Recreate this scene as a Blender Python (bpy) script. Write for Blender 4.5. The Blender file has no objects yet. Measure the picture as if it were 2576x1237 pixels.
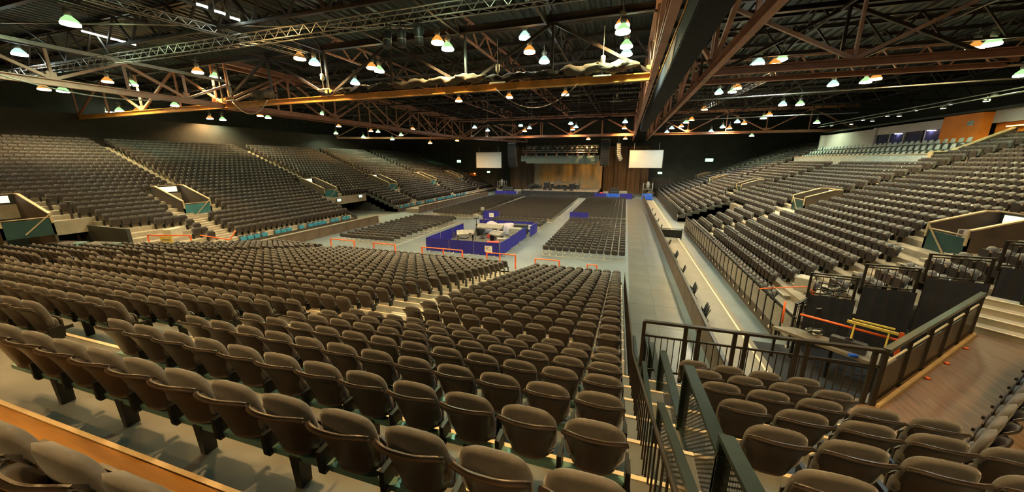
import bpy, math, random
import numpy as np
from mathutils import Vector, Matrix
random.seed(7)
SC = bpy.context.scene
COL = SC.collection
PI = math.pi

# ------------------------------------------------------------------ camera
CAM_H = 7.3
FPX, PITCH, YAW = 862.0, math.atan(214 / 862.0), math.atan(288 / math.hypot(214, 862.0))
cam_d = bpy.data.cameras.new('camera'); cam = bpy.data.objects.new('camera', cam_d); COL.objects.link(cam)
cam_d.sensor_width = 36.0; cam_d.sensor_fit = 'HORIZONTAL'; cam_d.lens = FPX / 2576 * 36.0
cam_d.clip_start = 0.05; cam_d.clip_end = 400
cam.location = (0, 0, CAM_H); cam.rotation_euler = (PI / 2 - PITCH, 0, YAW)
SC.camera = cam
# ------------------------------------------------------------------ world, exposure
w = bpy.data.worlds.new('world'); SC.world = w; w.use_nodes = True
w.node_tree.nodes['Background'].inputs[0].default_value = (0.05, 0.045, 0.035, 1)
w.node_tree.nodes['Background'].inputs[1].default_value = 0.3
SC.view_settings.view_transform = 'Standard'; SC.view_settings.look = 'None'
SC.view_settings.gamma = 1.0; SC.view_settings.use_curve_mapping = False
SC.view_settings.exposure = 0.35
SC.cycles.max_bounces = 4; SC.cycles.diffuse_bounces = 2; SC.cycles.glossy_bounces = 2; SC.cycles.transmission_bounces = 2; SC.cycles.transparent_max_bounces = 6
LAMP_POWER = 5200.0           # radiance of a high-bay lens
# colours of the lamps that light the hall
SODIUM = (1.0, 0.60, 0.22); HALIDE = (0.74, 1.0, 0.62); WHITE = (0.82, 1.0, 0.95)

# camera maths, for lamp positions measured in the photograph at a known hanging height
fwv = Vector((-math.sin(YAW) * math.cos(PITCH), math.cos(YAW) * math.cos(PITCH), -math.sin(PITCH)))
rtv = Vector((math.cos(YAW), math.sin(YAW), 0)); upv = rtv.cross(fwv)
def ray(px, py): return fwv * FPX + rtv * (px - 1288) - upv * (py - 618)
def at_height(px, py, z):
    d = ray(px, py); return d * ((z - CAM_H) / d.z) + Vector((0, 0, CAM_H))
def at_depth(px, py, Y):
    d = ray(px, py); return d * (Y / d.y) + Vector((0, 0, CAM_H))

# ------------------------------------------------------------------ helpers
ORD = ['zeroth', 'first', 'second', 'third', 'fourth', 'fifth', 'sixth', 'seventh', 'eighth', 'ninth', 'tenth', 'eleventh', 'twelfth', 'thirteenth', 'fourteenth',
       'fifteenth', 'sixteenth', 'seventeenth', 'eighteenth', 'nineteenth', 'twentieth']
TENS = {20: 'twenty', 30: 'thirty', 40: 'forty', 50: 'fifty', 60: 'sixty'}
def ordinal(n):
    if n <= 20: return ORD[n]
    t = n // 10 * 10
    return TENS[t] + '-' + ORD[n - t] if n % 10 else TENS[t][:-1] + 'ieth'

class MB:
    """collects shapes for one mesh"""
    def __init__(s): s.v = []; s.f = []; s.sm = []; s.mi = []; s.cm = 0
    def add(s, vs, fs, smooth=False):
        b = len(s.v); s.v += [tuple(p) for p in vs]; s.f += [tuple(b + i for i in f) for f in fs]
        s.sm += [smooth] * len(fs); s.mi += [s.cm] * len(fs); return s
    def box(s, c, d, rz=0.0):
        x, y, z = (k / 2 for k in d); ca, sa = math.cos(rz), math.sin(rz); vs = []
        for k in ((-x, -y, -z), (x, -y, -z), (x, y, -z), (-x, y, -z), (-x, -y, z), (x, -y, z), (x, y, z), (-x, y, z)):
            vs.append((c[0] + k[0] * ca - k[1] * sa, c[1] + k[0] * sa + k[1] * ca, c[2] + k[2]))
        return s.add(vs, BOXF)
    def bx(s, x0, x1, y0, y1, z0, z1):
        return s.box(((x0 + x1) / 2, (y0 + y1) / 2, (z0 + z1) / 2), (abs(x1 - x0), abs(y1 - y0), abs(z1 - z0)))
    def bar(s, a, b, w, h, up=(0, 0, 1)):
        a = Vector(a); b = Vector(b); d = (b - a)
        if d.length < 1e-6: return s
        d.normalize(); u = Vector(up)
        if abs(d.dot(u)) > 0.98: u = Vector((0, 1, 0)) if abs(d.y) < .9 else Vector((1, 0, 0))
        r = d.cross(u).normalized(); u = r.cross(d)
        vs = []
        for p in (a, b):
            for i, j in ((-1, -1), (1, -1), (1, 1), (-1, 1)): vs.append(p + r * (i * w / 2) + u * (j * h / 2))
        return s.add(vs, [(0, 3, 2, 1), (4, 5, 6, 7), (0, 1, 5, 4), (1, 2, 6, 5), (2, 3, 7, 6), (3, 0, 4, 7)])
    def tube(s, pts, r, n=6, cap=True):
        pts = [Vector(p) for p in pts]; m = len(pts); vs = []
        for k, p in enumerate(pts):
            d = (pts[min(k + 1, m - 1)] - pts[max(k - 1, 0)]).normalized()
            u = Vector((0, 0, 1)) if abs(d.z) < .9 else Vector((1, 0, 0))
            a = d.cross(u).normalized(); b = a.cross(d)
            rr = r[k] if isinstance(r, (list, tuple)) else r
            for j in range(n):
                t = 2 * PI * j / n; vs.append(p + a * (rr * math.cos(t)) + b * (rr * math.sin(t)))
        fs = [(k * n + j, k * n + (j + 1) % n, (k + 1) * n + (j + 1) % n, (k + 1) * n + j) for k in range(m - 1) for j in range(n)]
        s.add(vs, fs, n > 5)
        if cap:
            b = len(s.v) - m * n
            s.f += [tuple(b + j for j in reversed(range(n))), tuple(b + (m - 1) * n + j for j in range(n))]; s.sm += [False] * 2; s.mi += [s.cm] * 2
        return s
    def lathe(s, prof, c=(0, 0, 0), n=12, cap=True):
        vs = []; m = len(prof)
        for r, z in prof:
            for j in range(n): t = 2 * PI * j / n; vs.append((c[0] + r * math.cos(t), c[1] + r * math.sin(t), c[2] + z))
        fs = [(k * n + j, k * n + (j + 1) % n, (k + 1) * n + (j + 1) % n, (k + 1) * n + j) for k in range(m - 1) for j in range(n)]
        s.add(vs, fs, True); b = len(s.v) - m * n
        if not cap: return s
        s.f += [tuple(b + j for j in reversed(range(n))), tuple(b + (m - 1) * n + j for j in range(n))]; s.sm += [False] * 2; s.mi += [s.cm] * 2
        return s
    def prism(s, pts, ax, t0, t1):
        """polygon in the plane across axis ax, extruded from t0 to t1"""
        n = len(pts); vs = []
        for t in (t0, t1):
            for p in pts:
                q = list(p); q.insert(ax, t); vs.append(q)
        fs = [tuple(reversed(range(n))), tuple(range(n, 2 * n))] + [(i, (i + 1) % n, n + (i + 1) % n, n + i) for i in range(n)]
        return s.add(vs, fs)
    def grid(s, P, closed_u=False, smooth=True):
        """P[j][i] points"""
        m, n = len(P), len(P[0]); vs = [p for row in P for p in row]
        fs = [(j * n + i, j * n + (i + 1) % n, (j + 1) * n + (i + 1) % n, (j + 1) * n + i) for j in range(m - 1) for i in range(n if closed_u else n - 1)]
        return s.add(vs, fs, smooth)
    def mesh(s, name, mats):
        me = bpy.data.meshes.new(name); me.from_pydata(s.v, [], s.f); me.update()
        me.polygons.foreach_set('use_smooth', s.sm)
        if isinstance(mats, (list, tuple)):
            for m_ in mats: me.materials.append(m_)
            me.polygons.foreach_set('material_index', s.mi)
        else: me.materials.append(mats)
        return me
    def build(s, name, mats, parent=None):
        return link(name, s.mesh(name, mats), parent)
BOXF = [(0, 3, 2, 1), (4, 5, 6, 7), (0, 1, 5, 4), (1, 2, 6, 5), (2, 3, 7, 6), (3, 0, 4, 7)]
def link(name, me, parent=None):
    o = bpy.data.objects.new(name, me); COL.objects.link(o)
    if parent is not None: o.parent = parent
    return o
def tag(o, label=None, cat=None, group=None, kind=None):
    if label: o['label'] = label
    if cat: o['category'] = cat
    if group: o['group'] = group
    if kind: o['kind'] = kind
    return o
def thing(name, label, cat, loc=(0, 0, 0), rz=0.0, group=None):
    o = bpy.data.objects.new(name, None); COL.objects.link(o); o.empty_display_size = .1
    o.location = loc; o.rotation_euler = (0, 0, rz); return tag(o, label, cat, group)
def struct(name, mb, m, parent=None):
    o = mb.build(name, m, parent)
    if parent is None: o['kind'] = 'structure'
    return o
def struct_root(name):
    o = bpy.data.objects.new(name, None); COL.objects.link(o); o['kind'] = 'structure'; return o
def dup(root, loc, rz, label, group=None):
    r = root.copy(); COL.objects.link(r); r.location = loc; r.rotation_euler = (0, 0, rz); r['label'] = label
    if group: r['group'] = group
    for ch in root.children:
        c = ch.copy(); COL.objects.link(c); c.parent = r
        for g in ch.children:
            d = g.copy(); COL.objects.link(d); d.parent = c
    return r

# ------------------------------------------------------------------ materials
def mat(name, col, rough=.6, metal=0.0, var=.25, scale=3.0, bump=0.0, bscale=60.0, col2=None, stretch=None, spec=.5, emit=None, estr=0.0):
    m = bpy.data.materials.new(name); m.use_nodes = True; nt = m.node_tree; N = nt.nodes; L = nt.links
    b = N['Principled BSDF']; b.inputs['Roughness'].default_value = rough; b.inputs['Metallic'].default_value = metal
    b.inputs['Specular IOR Level'].default_value = spec
    tc = N.new('ShaderNodeTexCoord'); mp = N.new('ShaderNodeMapping'); L.new(tc.outputs['Object'], mp.inputs[0])
    if stretch: mp.inputs['Scale'].default_value = stretch
    nz = N.new('ShaderNodeTexNoise'); nz.inputs['Scale'].default_value = scale; nz.inputs['Detail'].default_value = 3; nz.inputs['Roughness'].default_value = .65
    L.new(mp.outputs[0], nz.inputs['Vector'])
    cr = N.new('ShaderNodeValToRGB'); L.new(nz.outputs['Fac'], cr.inputs[0])
    c2 = col2 or tuple(min(1, k * (1 + var)) for k in col); c1 = tuple(k * (1 - var) for k in col)
    cr.color_ramp.elements[0].position = .3; cr.color_ramp.elements[1].position = .7
    cr.color_ramp.elements[0].color = (*c1, 1); cr.color_ramp.elements[1].color = (*c2, 1)
    L.new(cr.outputs[0], b.inputs['Base Color'])
    if bump:
        n2 = N.new('ShaderNodeTexNoise'); n2.inputs['Scale'].default_value = bscale; n2.inputs['Detail'].default_value = 1; L.new(mp.outputs[0], n2.inputs['Vector'])
        bp = N.new('ShaderNodeBump'); bp.inputs['Strength'].default_value = bump; bp.inputs['Distance'].default_value = .02
        L.new(n2.outputs['Fac'], bp.inputs['Height']); L.new(bp.outputs[0], b.inputs['Normal'])
    if emit:
        b.inputs['Emission Color'].default_value = (*emit, 1); b.inputs['Emission Strength'].default_value = estr
    return m
def emis(name, col, s):
    m = bpy.data.materials.new(name); m.use_nodes = True; nt = m.node_tree; nt.nodes.clear()
    e = nt.nodes.new('ShaderNodeEmission'); o = nt.nodes.new('ShaderNodeOutputMaterial'); nt.links.new(e.outputs[0], o.inputs[0])
    e.inputs[0].default_value = (*col, 1); e.inputs[1].default_value = s
    if s < 10: m.cycles.emission_sampling = 'NONE'      # too dim to be worth aiming rays at
    return m
M = {}
M['concrete'] = mat('floor_concrete', (.115, .145, .16), .38, 0, .18, .5, .05, 40)
M['panel'] = mat('floor_panel', (.085, .088, .080), .30, 0, .22, .7, .06, 30)
M['lane2'] = mat('side_lane', (.17, .145, .105), .5, 0, .12, .8)
M['terrace'] = mat('terrace_concrete', (.31, .265, .195), .75, 0, .18, 1.2, .1, 30)
M['tread'] = mat('bank_tread', (.21, .165, .115), .6, 0, .25, 1.5)
M['wood'] = mat('stained_wood', (.21, .10, .018), .6, 0, .3, 2.0, .03, 20, stretch=(.4, 6, 6), spec=.15)
M['walnut'] = mat('walkway_wood', (.15, .10, .065), .42, 0, .35, 2.5, .03, 20, stretch=(5, .5, 5))
M['nosing'] = mat('cream_nosing', (.62, .55, .40), .5, 0, .15, 4)
M['greyfloor'] = mat('grey_floor', (.095, .10, .095), .5, 0, .2, 1.0)
M['riser'] = mat('bank_riser', (.20, .18, .15), .6, 0, .2, 2)
M['parapet'] = mat('parapet_board', (.085, .062, .042), .6, 0, .25, 1.5)
M['leftwall'] = mat('left_rear_wall', (.026, .019, .013), .75, 0, .25, .8)
M['brownwall'] = mat('brown_wall', (.055, .040, .027), .65, 0, .25, .8)
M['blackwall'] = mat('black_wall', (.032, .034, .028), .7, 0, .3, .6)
M['darkgreen'] = mat('dark_green_panel', (.012, .045, .04), .5, 0, .25, 1.5)
M['teal'] = mat('teal_panel', (.035, .15, .165), .45, 0, .2, 1.5)
M['drape'] = mat('brown_drape', (.11, .066, .036), .9, 0, .35, .9, stretch=(3, 3, .3))
M['blackcloth'] = mat('black_cloth', (.014, .016, .02), .9, 0, .3, 2)
M['deck'] = mat('roof_deck', (.030, .038, .032), .5, .3, .4, .5)
M['darksteel'] = mat('dark_steel', (.035, .025, .02), .55, .2, .4, 2)
M['redsteel'] = mat('red_oxide_steel', (.40, .19, .12), .5, .1, .25, 1.5)
M['pinksteel'] = mat('dusty_steel', (.60, .39, .31), .5, .1, .2, 1.5)
M['ochre'] = mat('ochre_steel', (.66, .33, .08), .5, .1, .25, 1.5)
M['alu'] = mat('aluminium', (.45, .45, .42), .35, .8, .15, 4)
M['black'] = mat('black_metal', (.018, .018, .017), .42, .5, .3, 4)
M['greenblack'] = mat('green_black_rail', (.020, .032, .027), .32, .5, .25, 3)
M['bronze'] = mat('bronze_rail', (.035, .028, .02), .4, .5, .3, 3)
M['fabric'] = mat('seat_fabric', (.080, .075, .072), .8, 0, .25, 9)
fb = M['fabric'].node_tree.nodes['Principled BSDF']; fb.inputs['Sheen Weight'].default_value = .22; fb.inputs['Sheen Roughness'].default_value = .4
M['shell'] = mat('seat_shell', (.034, .025, .020), .38, 0, .22, 5)
M['chairback'] = mat('floor_chair_pad', (.040, .034, .029), .7, 0, .25, 5)
M['creamsteel'] = mat('cream_steel', (.46, .43, .34), .5, .1, .1, 4)
M['seatbeam'] = mat('teal_seat_beam', (.13, .24, .22), .4, .5, .15, 3)
M['blueseat'] = mat('blue_pad', (.03, .22, .33), .7, 0, .2, 6)
M['bluecover'] = mat('blue_barrier_cover', (.013, .011, .23), .6, 0, .18, 2, .15, 12)
M['blue2'] = mat('bright_blue_cover', (.012, .09, .55), .6, 0, .18, 2)
M['galv'] = mat('galvanised_steel', (.42, .42, .38), .4, .6, .2, 6)
M['orange'] = mat('orange_rail', (.85, .14, .025), .45, 0, .12, 4)
M['paper'] = mat('white_paper', (.72, .70, .66), .8, 0, .05, 3)
M['ink'] = mat('printed_ink', (.16, .14, .16), .8, 0, .1, 3)
M['screen'] = mat('projection_screen', (.58, .56, .50), .85, 0, .04, 1)
M['orangewall'] = mat('orange_wall', (.75, .20, .015), .6, 0, .1, 1)
M['whitewall'] = mat('pale_wall', (.46, .40, .38), .7, 0, .08, 1)
M['suiteseat'] = mat('suite_seat', (.33, .37, .36), .7, 0, .25, 4)
M['suitedark'] = mat('suite_seat_dark', (.09, .10, .10), .7, 0, .25, 4)
M['glass'] = mat('suite_glass', (.06, .06, .12), .12, 0, .2, 1)
M['plyfloor'] = mat('stage_deck', (.15, .14, .125), .6, 0, .25, 1)
M['case'] = mat('flight_case', (.028, .028, .030), .5, 0, .3, 3)
M['greycase'] = mat('grey_case', (.25, .245, .22), .5, 0, .2, 3)
M['cover'] = mat('lilac_dust_cover', (.34, .31, .36), .8, 0, .12, 3, .2, 10)
M['yellowwood'] = mat('yellow_timber', (.62, .46, .08), .5, 0, .15, 4)
M['rawcloth'] = mat('gathered_cloth', (.10, .085, .065), .9, 0, .35, 3, .3, 20)
M['greencase'] = mat('green_trim', (.05, .40, .12), .5, 0, .2, 3)
M['redcloth'] = mat('red_item', (.55, .05, .04), .7, 0, .2, 3)
M['led'] = mat('header_scrim', (.12, .17, .15), .7, 0, .2, .8, stretch=(.6, 1, 3))
M['tan'] = mat('tan_cap', (.42, .32, .18), .5, 0, .15, 2)
# ------------------------------------------------------------------ the setting
FL = -28.0          # left parapet of the arena floor
struct('floor', MB().bx(-32.5, 7.2, 2.0, 88, -.3, 0), M['concrete'])
struct('floor_shade_sheet', MB().bx(5.3, 10.5, 7.5, 15.4, 0.0, .02), M['blackcloth'])  # black sheet standing in for the shade around the end platform
lane = struct_root('floor_lane')
pm = MB().bx(-.61, .61, -1.215, 1.215, 0, .018).mesh('floor_panel', M['panel'])
for j in range(26):
    for i in range(2):
        o = link('floor_panel', pm, lane); o.location = (1.30 + 1.23 * i, 9.4 + 2.44 * j, 0.0)
struct('floor_side_lane', MB().bx(3.62, 5.55, 9.5, 35.0, 0, .03).bx(3.62, 5.55, 35.7, 70, 0, .03), M['lane2'])
struct('trim_1', MB().bx(5.25, 5.33, 9.5, 70, .03, .05), M['nosing'])
struct('trim_2', MB().bx(-30.4, FL - .1, 14, 34.0, 0, .5).bx(-30.4, FL - .1, 43, 70, 0, .5), M['lane2'])

# parapets round the floor: boards standing side by side
def parapet(name, x, y0, y1, top, lab_m, capm, step=2.4):
    r = struct_root(name); n = int((y1 - y0) / step); st = (y1 - y0) / n
    bm_ = MB().bx(-.04, .04, 0.015, st - .015, 0, top).mesh('board', lab_m)
    for k in range(n):
        o = link('board', bm_, r); o.location = (x, y0 + k * st, 0)
    MB().bx(x - .06, x + .06, y0, y1, top, top + .07).build('cap', capm, r); return r
parapet('wall_floor_right', 3.5, 9.5, 70, 1.0, M['parapet'], M['black'])
parapet('wall_floor_left', FL, 15, 34.0, .86, M['parapet'], M['parapet'], 1.6)
parapet('wall_floor_left_far', FL, 42.8, 69.5, .86, M['parapet'], M['parapet'], 1.6)

# ---- side stands: rows of concrete steps
RUN, RISE = .77, .295
LX0, RX0 = -31.9, 7.1           # backrest line of the first row
ZF0 = .47                       # floor of the first row
NROW = 28
VOM_L = [11.4, 21.2, 36.7, 50.0, 63.3, 76.0]; VOM_R = [20.85, 35.5, 52.4, 68.5, 82.0]
VOM_W = 1.12; VK = {-1: (8, 12), 1: (10, 12)}
GAP_L = (34.2, 42.4); GAP_R = (40.6, 46.2); GAP_K = 6
L_Y0, L_Y1 = 6.0, 84.0; R_Y0, R_Y1 = 16.3, 84.0
AISLE_L = [22.6, 37.2, 50.4, 63.6, 76.4]; AISLE_R = [21.6, 35.0, 49.3, 62.5, 75.5]
def row_spans(side, k):
    """intervals of Y where row k has a step"""
    y0, y1 = (L_Y0, L_Y1) if side < 0 else (R_Y0, R_Y1)
    if side < 0 and k < 9: y0 = 14.6
    cuts = []
    if VK[side][0] <= k <= VK[side][1]: cuts += [(v - VOM_W, v + VOM_W) for v in (VOM_L if side < 0 else VOM_R)]
    g = GAP_L if side < 0 else GAP_R
    if k <= GAP_K: cuts.append(g)
    out = []; cur = y0
    for a, b in sorted(cuts):
        if b <= cur: continue
        if a > cur: out.append((cur, min(a, y1)))
        cur = max(cur, b)
    if cur < y1: out.append((cur, y1))
    return out
def row_x(side, k): return (LX0 - RUN * k) if side < 0 else (RX0 + RUN * k)
for side, nm in ((-1, 'floor_left_stand'), (1, 'floor_right_stand')):
    root = struct_root(nm)
    for k in range(NROW + 1):
        x = row_x(side, k); z = ZF0 + RISE * k
        xa, xb = x - side * .55, x + side * .25
        for a, b in row_spans(side, k):
            if side > 0 and k >= 21 and a < 64 and b > 39: 
                sp = [(a, 38.6)] if a < 38.6 else []
                if b > 64.5: sp.append((64.5, b))
            else: sp = [(a, b)]
            for a2, b2 in sp:
                m = MB(); m.bx(xa, xb, a2, b2, max(-.02, z - 1.0), z); m.build('step', M['terrace'], root)
    xf = row_x(side, 0) - side * .55
    m = MB()
    for a, b in row_spans(side, 0): m.bx(xf - side * .06, xf, a, b, 0, ZF0 + .06)
    tag(m.build('wall_stand_front_left' if side < 0 else 'wall_stand_front_right', M['brownwall']), kind='structure')
    # the dark ground under the stand and the walls of the tunnel through it
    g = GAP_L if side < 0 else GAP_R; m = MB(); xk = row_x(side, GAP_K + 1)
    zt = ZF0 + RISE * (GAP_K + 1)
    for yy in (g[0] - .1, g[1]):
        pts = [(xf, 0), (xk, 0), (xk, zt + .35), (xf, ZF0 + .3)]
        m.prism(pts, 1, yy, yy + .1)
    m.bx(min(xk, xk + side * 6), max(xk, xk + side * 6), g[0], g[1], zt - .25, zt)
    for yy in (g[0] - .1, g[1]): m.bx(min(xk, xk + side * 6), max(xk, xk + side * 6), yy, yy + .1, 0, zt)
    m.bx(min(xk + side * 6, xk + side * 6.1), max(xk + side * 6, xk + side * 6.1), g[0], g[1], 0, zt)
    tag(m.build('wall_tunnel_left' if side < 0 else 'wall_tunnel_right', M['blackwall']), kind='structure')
    tag(MB().bx(min(xf, xk + side * 6), max(xf, xk + side * 6), g[0], g[1], -.05, .02).build('floor_tunnel_left' if side < 0 else 'floor_tunnel_right', M['greyfloor']), kind='structure')

# ---- the bank of seats the photograph is taken from: rows along X
NEAR = {}
for i in range(-2, 7): NEAR[i] = (1.576 + .8 * i, 5.636 - .316 * i - .88)
NEAR[-1] = (.66, 5.072)
for i in range(7, 25): NEAR[i] = (7.12 + .8 * (i - 7), max(0.0, 3.636 - .1644 * (i - 7) - .88))
def bend(x, y): return .015 * x * max(0.0, 1 - y / 20) if x < 0 else 0.0
def near_y(i, x): return NEAR[i][0] + bend(x, NEAR[i][0])
BX0, BX1 = -28.2, .30
def slanted_step(x0, x1, i, z0, z1, ya, yb_):
    a = near_y(i, x0) - NEAR[i][0]; b = near_y(i, min(x1, 0)) - NEAR[i][0]
    vs = [(x0, ya + a, z0), (x1, ya + b, z0), (x1, yb_ + b, z0), (x0, yb_ + a, z0), (x0, ya + a, z1), (x1, ya + b, z1), (x1, yb_ + b, z1), (x0, yb_ + a, z1)]
    return vs
bank = struct_root('floor_near_bank')
for i in range(-2, 25):
    y, z = NEAR[i]
    x1 = {-2: 6, -1: 6, 0: 5.6, 1: 5.3, 2: 5.0, 3: 4.75, 4: 4.5, 5: 4.3, 6: 4.1}.get(i, BX1)
    x0 = BX0 if i >= 7 else -34
    ya, yb_ = y - .30, y + .50
    if i == 24: yb_ = y + .42
    if i == -1: yb_ = y + .66
    MB().add(slanted_step(x0, x1, i, max(-.05, z - (1.2 if i < 7 else .6)), z, ya, yb_), BOXF).build('step', M['wood'] if i < 0 else M['greyfloor'] if i < 7 else M['tread'], bank)
    MB().add(slanted_step(x0, x1, i, z, z + .012, yb_ - (.045 if i >= 0 else .03), yb_ + .004), BOXF).build('nosing', M['tan'] if i < 0 else M['nosing'], bank)
# small steps in the two aisles of the near bank
for i in range(-1, 24):
    y, z = NEAR[i]; zn = NEAR[i + 1][1]
    for (xa, xb) in (((-7.85, -6.45), (-21.9, -20.5)) if i < 7 else ((-6.9, -5.45), (-22.6, -21.4))):
        b = bend((xa + xb) / 2, y)
        MB().bx(xa, xb, y + .50 + b, y + .78 + b, zn - .02, (z + zn) / 2).build('half_step', M['terrace'], bank)
        MB().bx(xa, xb, y + .735 + b, y + .785 + b, (z + zn) / 2, (z + zn) / 2 + .012).build('nosing', M['nosing'], bank)
# side wall of the bank towards the lane, and its outer left wall
m = MB(); pts = [(-2, -.2)]
for i in range(-2, 25): y, z = NEAR[i]; pts += [(y - .3, z - .03), (y + .5, z - .03)]
pts += [(21.2, -.2)]
m.prism(pts, 0, BX1, BX1 + .04); tag(m.build('wall_bank_side', M['blackwall']), kind='structure')
m = MB(); m.prism(pts, 0, BX0 - .06, BX0); tag(m.build('wall_bank_left', M['blackwall']), kind='structure')

# ---- corner walkway on the right, one level with the seventh row
WZ = 2.88
m = MB(); P = [(4.0, 6.5), (4.1, 7.45), (4.62, 7.45), (9.2, 12.0), (10.4, 10.8), (6.0, 6.4), (4.6, 4.3), (4.25, 5.4)]
m.prism(P, 2, WZ - .25, WZ); tag(m.build('floor_walkway', M['walnut']), kind='structure')
m = MB(); P = [(4.6, 4.3), (6.0, 6.4), (10.4, 10.8), (14, 7.5), (9, 1.0), (6.0, 1.0)]
m.prism(P, 2, WZ - .25, WZ + .012); tag(m.build('floor_corner', M['greyfloor']), kind='structure')
m = MB(); P = [(4.1, 7.36), (4.62, 7.36), (9.15, 11.9), (9.15, 12.0), (4.6, 7.46), (4.1, 7.46)]
m.prism(P, 2, 0, WZ - .02); m.bx(.35, 4.2, 7.2, 7.3, 0, 2.6); tag(m.build('wall_walkway', M['blackwall']), kind='structure')
st = struct_root('floor_corner_stairs')
for k in range(4):
    c = Vector((9.75 + .28 * k, 11.35 + .28 * k, WZ + .17 * k + .085))
    MB().box(c, (.42, 1.7, .17), PI / 4).build('step', M['terrace'], st)
    MB().box(c + Vector((-.14, -.14, .09)), (.05, 1.7, .016), PI / 4).build('nosing', M['nosing'], st)
m = MB(); m.prism([(10.6, 12.4), (12.0, 13.8), (13.6, 12.4), (12.0, 10.8)], 2, WZ + .4, WZ + .68); tag(m.build('floor_landing', M['greyfloor']), kind='structure')

# ---- outer walls
m = MB(); m.bx(-62, 36, 86, 86.3, 0, 18); tag(m.build('wall_back', M['blackwall']), kind='structure')
m = MB(); m.bx(-56.4, -56, -14, 86, 0, 12.2); tag(m.build('wall_left', M['leftwall']), kind='structure')
m = MB(); m.bx(-62.4, -62, -14, 86, 0, 18); tag(m.build('wall_left_upper', M['blackwall']), kind='structure')
m = MB(); m.bx(36, 36.4, -14, 86, 0, 18); tag(m.build('wall_right', M['blackwall']), kind='structure')
m = MB(); m.bx(-62, 36, -14.3, -14, 0, 18); tag(m.build('wall_front', M['brownwall']), kind='structure')
# ---- roof: ribbed deck on purlins
DECK = 16.6
m = MB(); pr = []; x = -62.0; per = .62
while x < 36: pr += [(x, DECK), (x + .20, DECK), (x + .28, DECK + .13), (x + .54, DECK + .13)]; x += per
m.add([(p[0], -14, p[1]) for p in pr] + [(p[0], 86, p[1]) for p in pr], [(i, i + 1, len(pr) + i + 1, len(pr) + i) for i in range(len(pr) - 1)])
ceil = m.build('ceiling', M['deck']); ceil['kind'] = 'structure'
pu = MB().bx(-62, 36, -.05, .05, -.26, 0).bx(-62, 36, -.13, .13, -.28, -.26).mesh('purlin', M['darksteel'])
for k in range(31):
    o = link('purlin', pu, ceil); o.location = (0, -13 + 3.25 * k, DECK - .01)
# ------------------------------------------------------------------ roof trusses
ZB, ZT = 11.8, 15.2
def truss(name, label, A, B, n, m_low, m_top, m_web, cw=.30, ch=.34, web=.16, zb=ZB, zt=ZT, double=0.0, verticals=True, group='main roof trusses', start_up=False, tw=1.0):
    """warren truss with posts between plan points A and B"""
    A = Vector((*A, 0)); B = Vector((*B, 0)); d = (B - A) / n; side = Vector((-d.y, d.x, 0)).normalized()
    t = thing(name, label, 'roof truss', A, 0, group)
    o0 = Vector((0, 0, 0))
    def P(k, z, off=0.0): return d * k + side * off + Vector((0, 0, z))
    for off in ((-double / 2, double / 2) if double else (0,)):
        # chords are rolled sections: a web and two flanges
        for z, mm, nm in ((zb, m_low, 'bottom_chord'), (zt, m_top, 'top_chord')):
            cw_, ch_ = (cw, ch) if z == zb else (cw * tw, ch * tw)
            m = MB(); m.bar(P(0, z, off), P(n, z, off), cw_ * .25, ch_)
            m.bar(P(0, z + ch_ / 2, off), P(n, z + ch_ / 2, off), cw_, .05); m.bar(P(0, z - ch_ / 2, off), P(n, z - ch_ / 2, off), cw_, .05)
            m.build(nm, mm, t)
        for k in range(n):
            lo, hi = zb + ch / 2, zt - ch / 2
            up = (k % 2 == 0) ^ start_up
            MB().bar(P(k, lo if up else hi, off), P(k + 1, hi if up else lo, off), web, web).build('brace', m_web, t)
            if verticals: MB().bar(P(k, lo, off), P(k, hi, off), web * .8, web * .8).build('post', m_web, t)
        for k in range(0, n + 1):
            low_node = (k % 2 == 0) ^ start_up
            if low_node: MB().bar(P(k - .06, zb + .34, off), P(k + .06, zb + .34, off), .05, .5).build('gusset', m_low, t)
    if double:
        for k in range(n + 1): MB().bar(P(k, zb, -double / 2), P(k, zb, double / 2), .14, .14).build('cross_tie', m_web, t)
    return t
XL, XR = -32.6, 1.0
Y1, Y2 = 21.9, 67.0
truss('roof_truss', 'dusty pink steel truss running above the front of the left stand', (XL, -.86), (XL, 22.66), 7, M['pinksteel'], M['alu'], M['pinksteel'], zt=13.8, tw=.45)
truss('roof_truss', 'orange lit steel truss above the left stand between the two cross trusses', (XL, Y1), (XL, Y2), 8, M['redsteel'], M['redsteel'], M['redsteel'], double=1.6)
truss('roof_truss', 'steel truss running on from the far corner towards the left projection screen', (XL + 2, Y2 + .5), (XL + 9, 85), 4, M['pinksteel'], M['pinksteel'], M['pinksteel'], web=.12)
truss('roof_truss', 'ochre steel cross truss with gathered cloth on its lower beam', (XL, Y1), (XR, Y1), 6, M['ochre'], M['darksteel'], M['darksteel'])
truss('roof_truss', 'ochre beam truss ending above the back rows of the left stand', (-56, Y1 + .8), (XL, Y1), 4, M['ochre'], M['darksteel'], M['redsteel'])
truss('roof_truss', 'red steel cross truss in front of the stage', (XL, Y2), (XR, Y2), 6, M['redsteel'], M['redsteel'], M['redsteel'], double=1.4)
truss('roof_truss', 'left half of the long dark truss running from overhead to the stage', (XR, -4.0), (XR, 84), 14, M['redsteel'], M['redsteel'], M['redsteel'], web=.2)
truss('roof_truss', 'right half of the long dark truss running from overhead to the stage', (3.8, -4.0), (3.8, 84), 14, M['redsteel'], M['darksteel'], M['redsteel'], web=.2)
truss('roof_truss', 'pinkish steel cross truss over the right stand', (3.8, Y1), (34, Y1), 5, M['redsteel'], M['darksteel'], M['pinksteel'], ch=.30, start_up=True)
truss('roof_truss', 'second pinkish steel cross beam close behind the first over the right stand', (3.8, Y1 + 2.6), (17, Y1 + 2.6), 2, M['redsteel'], M['darksteel'], M['darksteel'], ch=.2)
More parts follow.
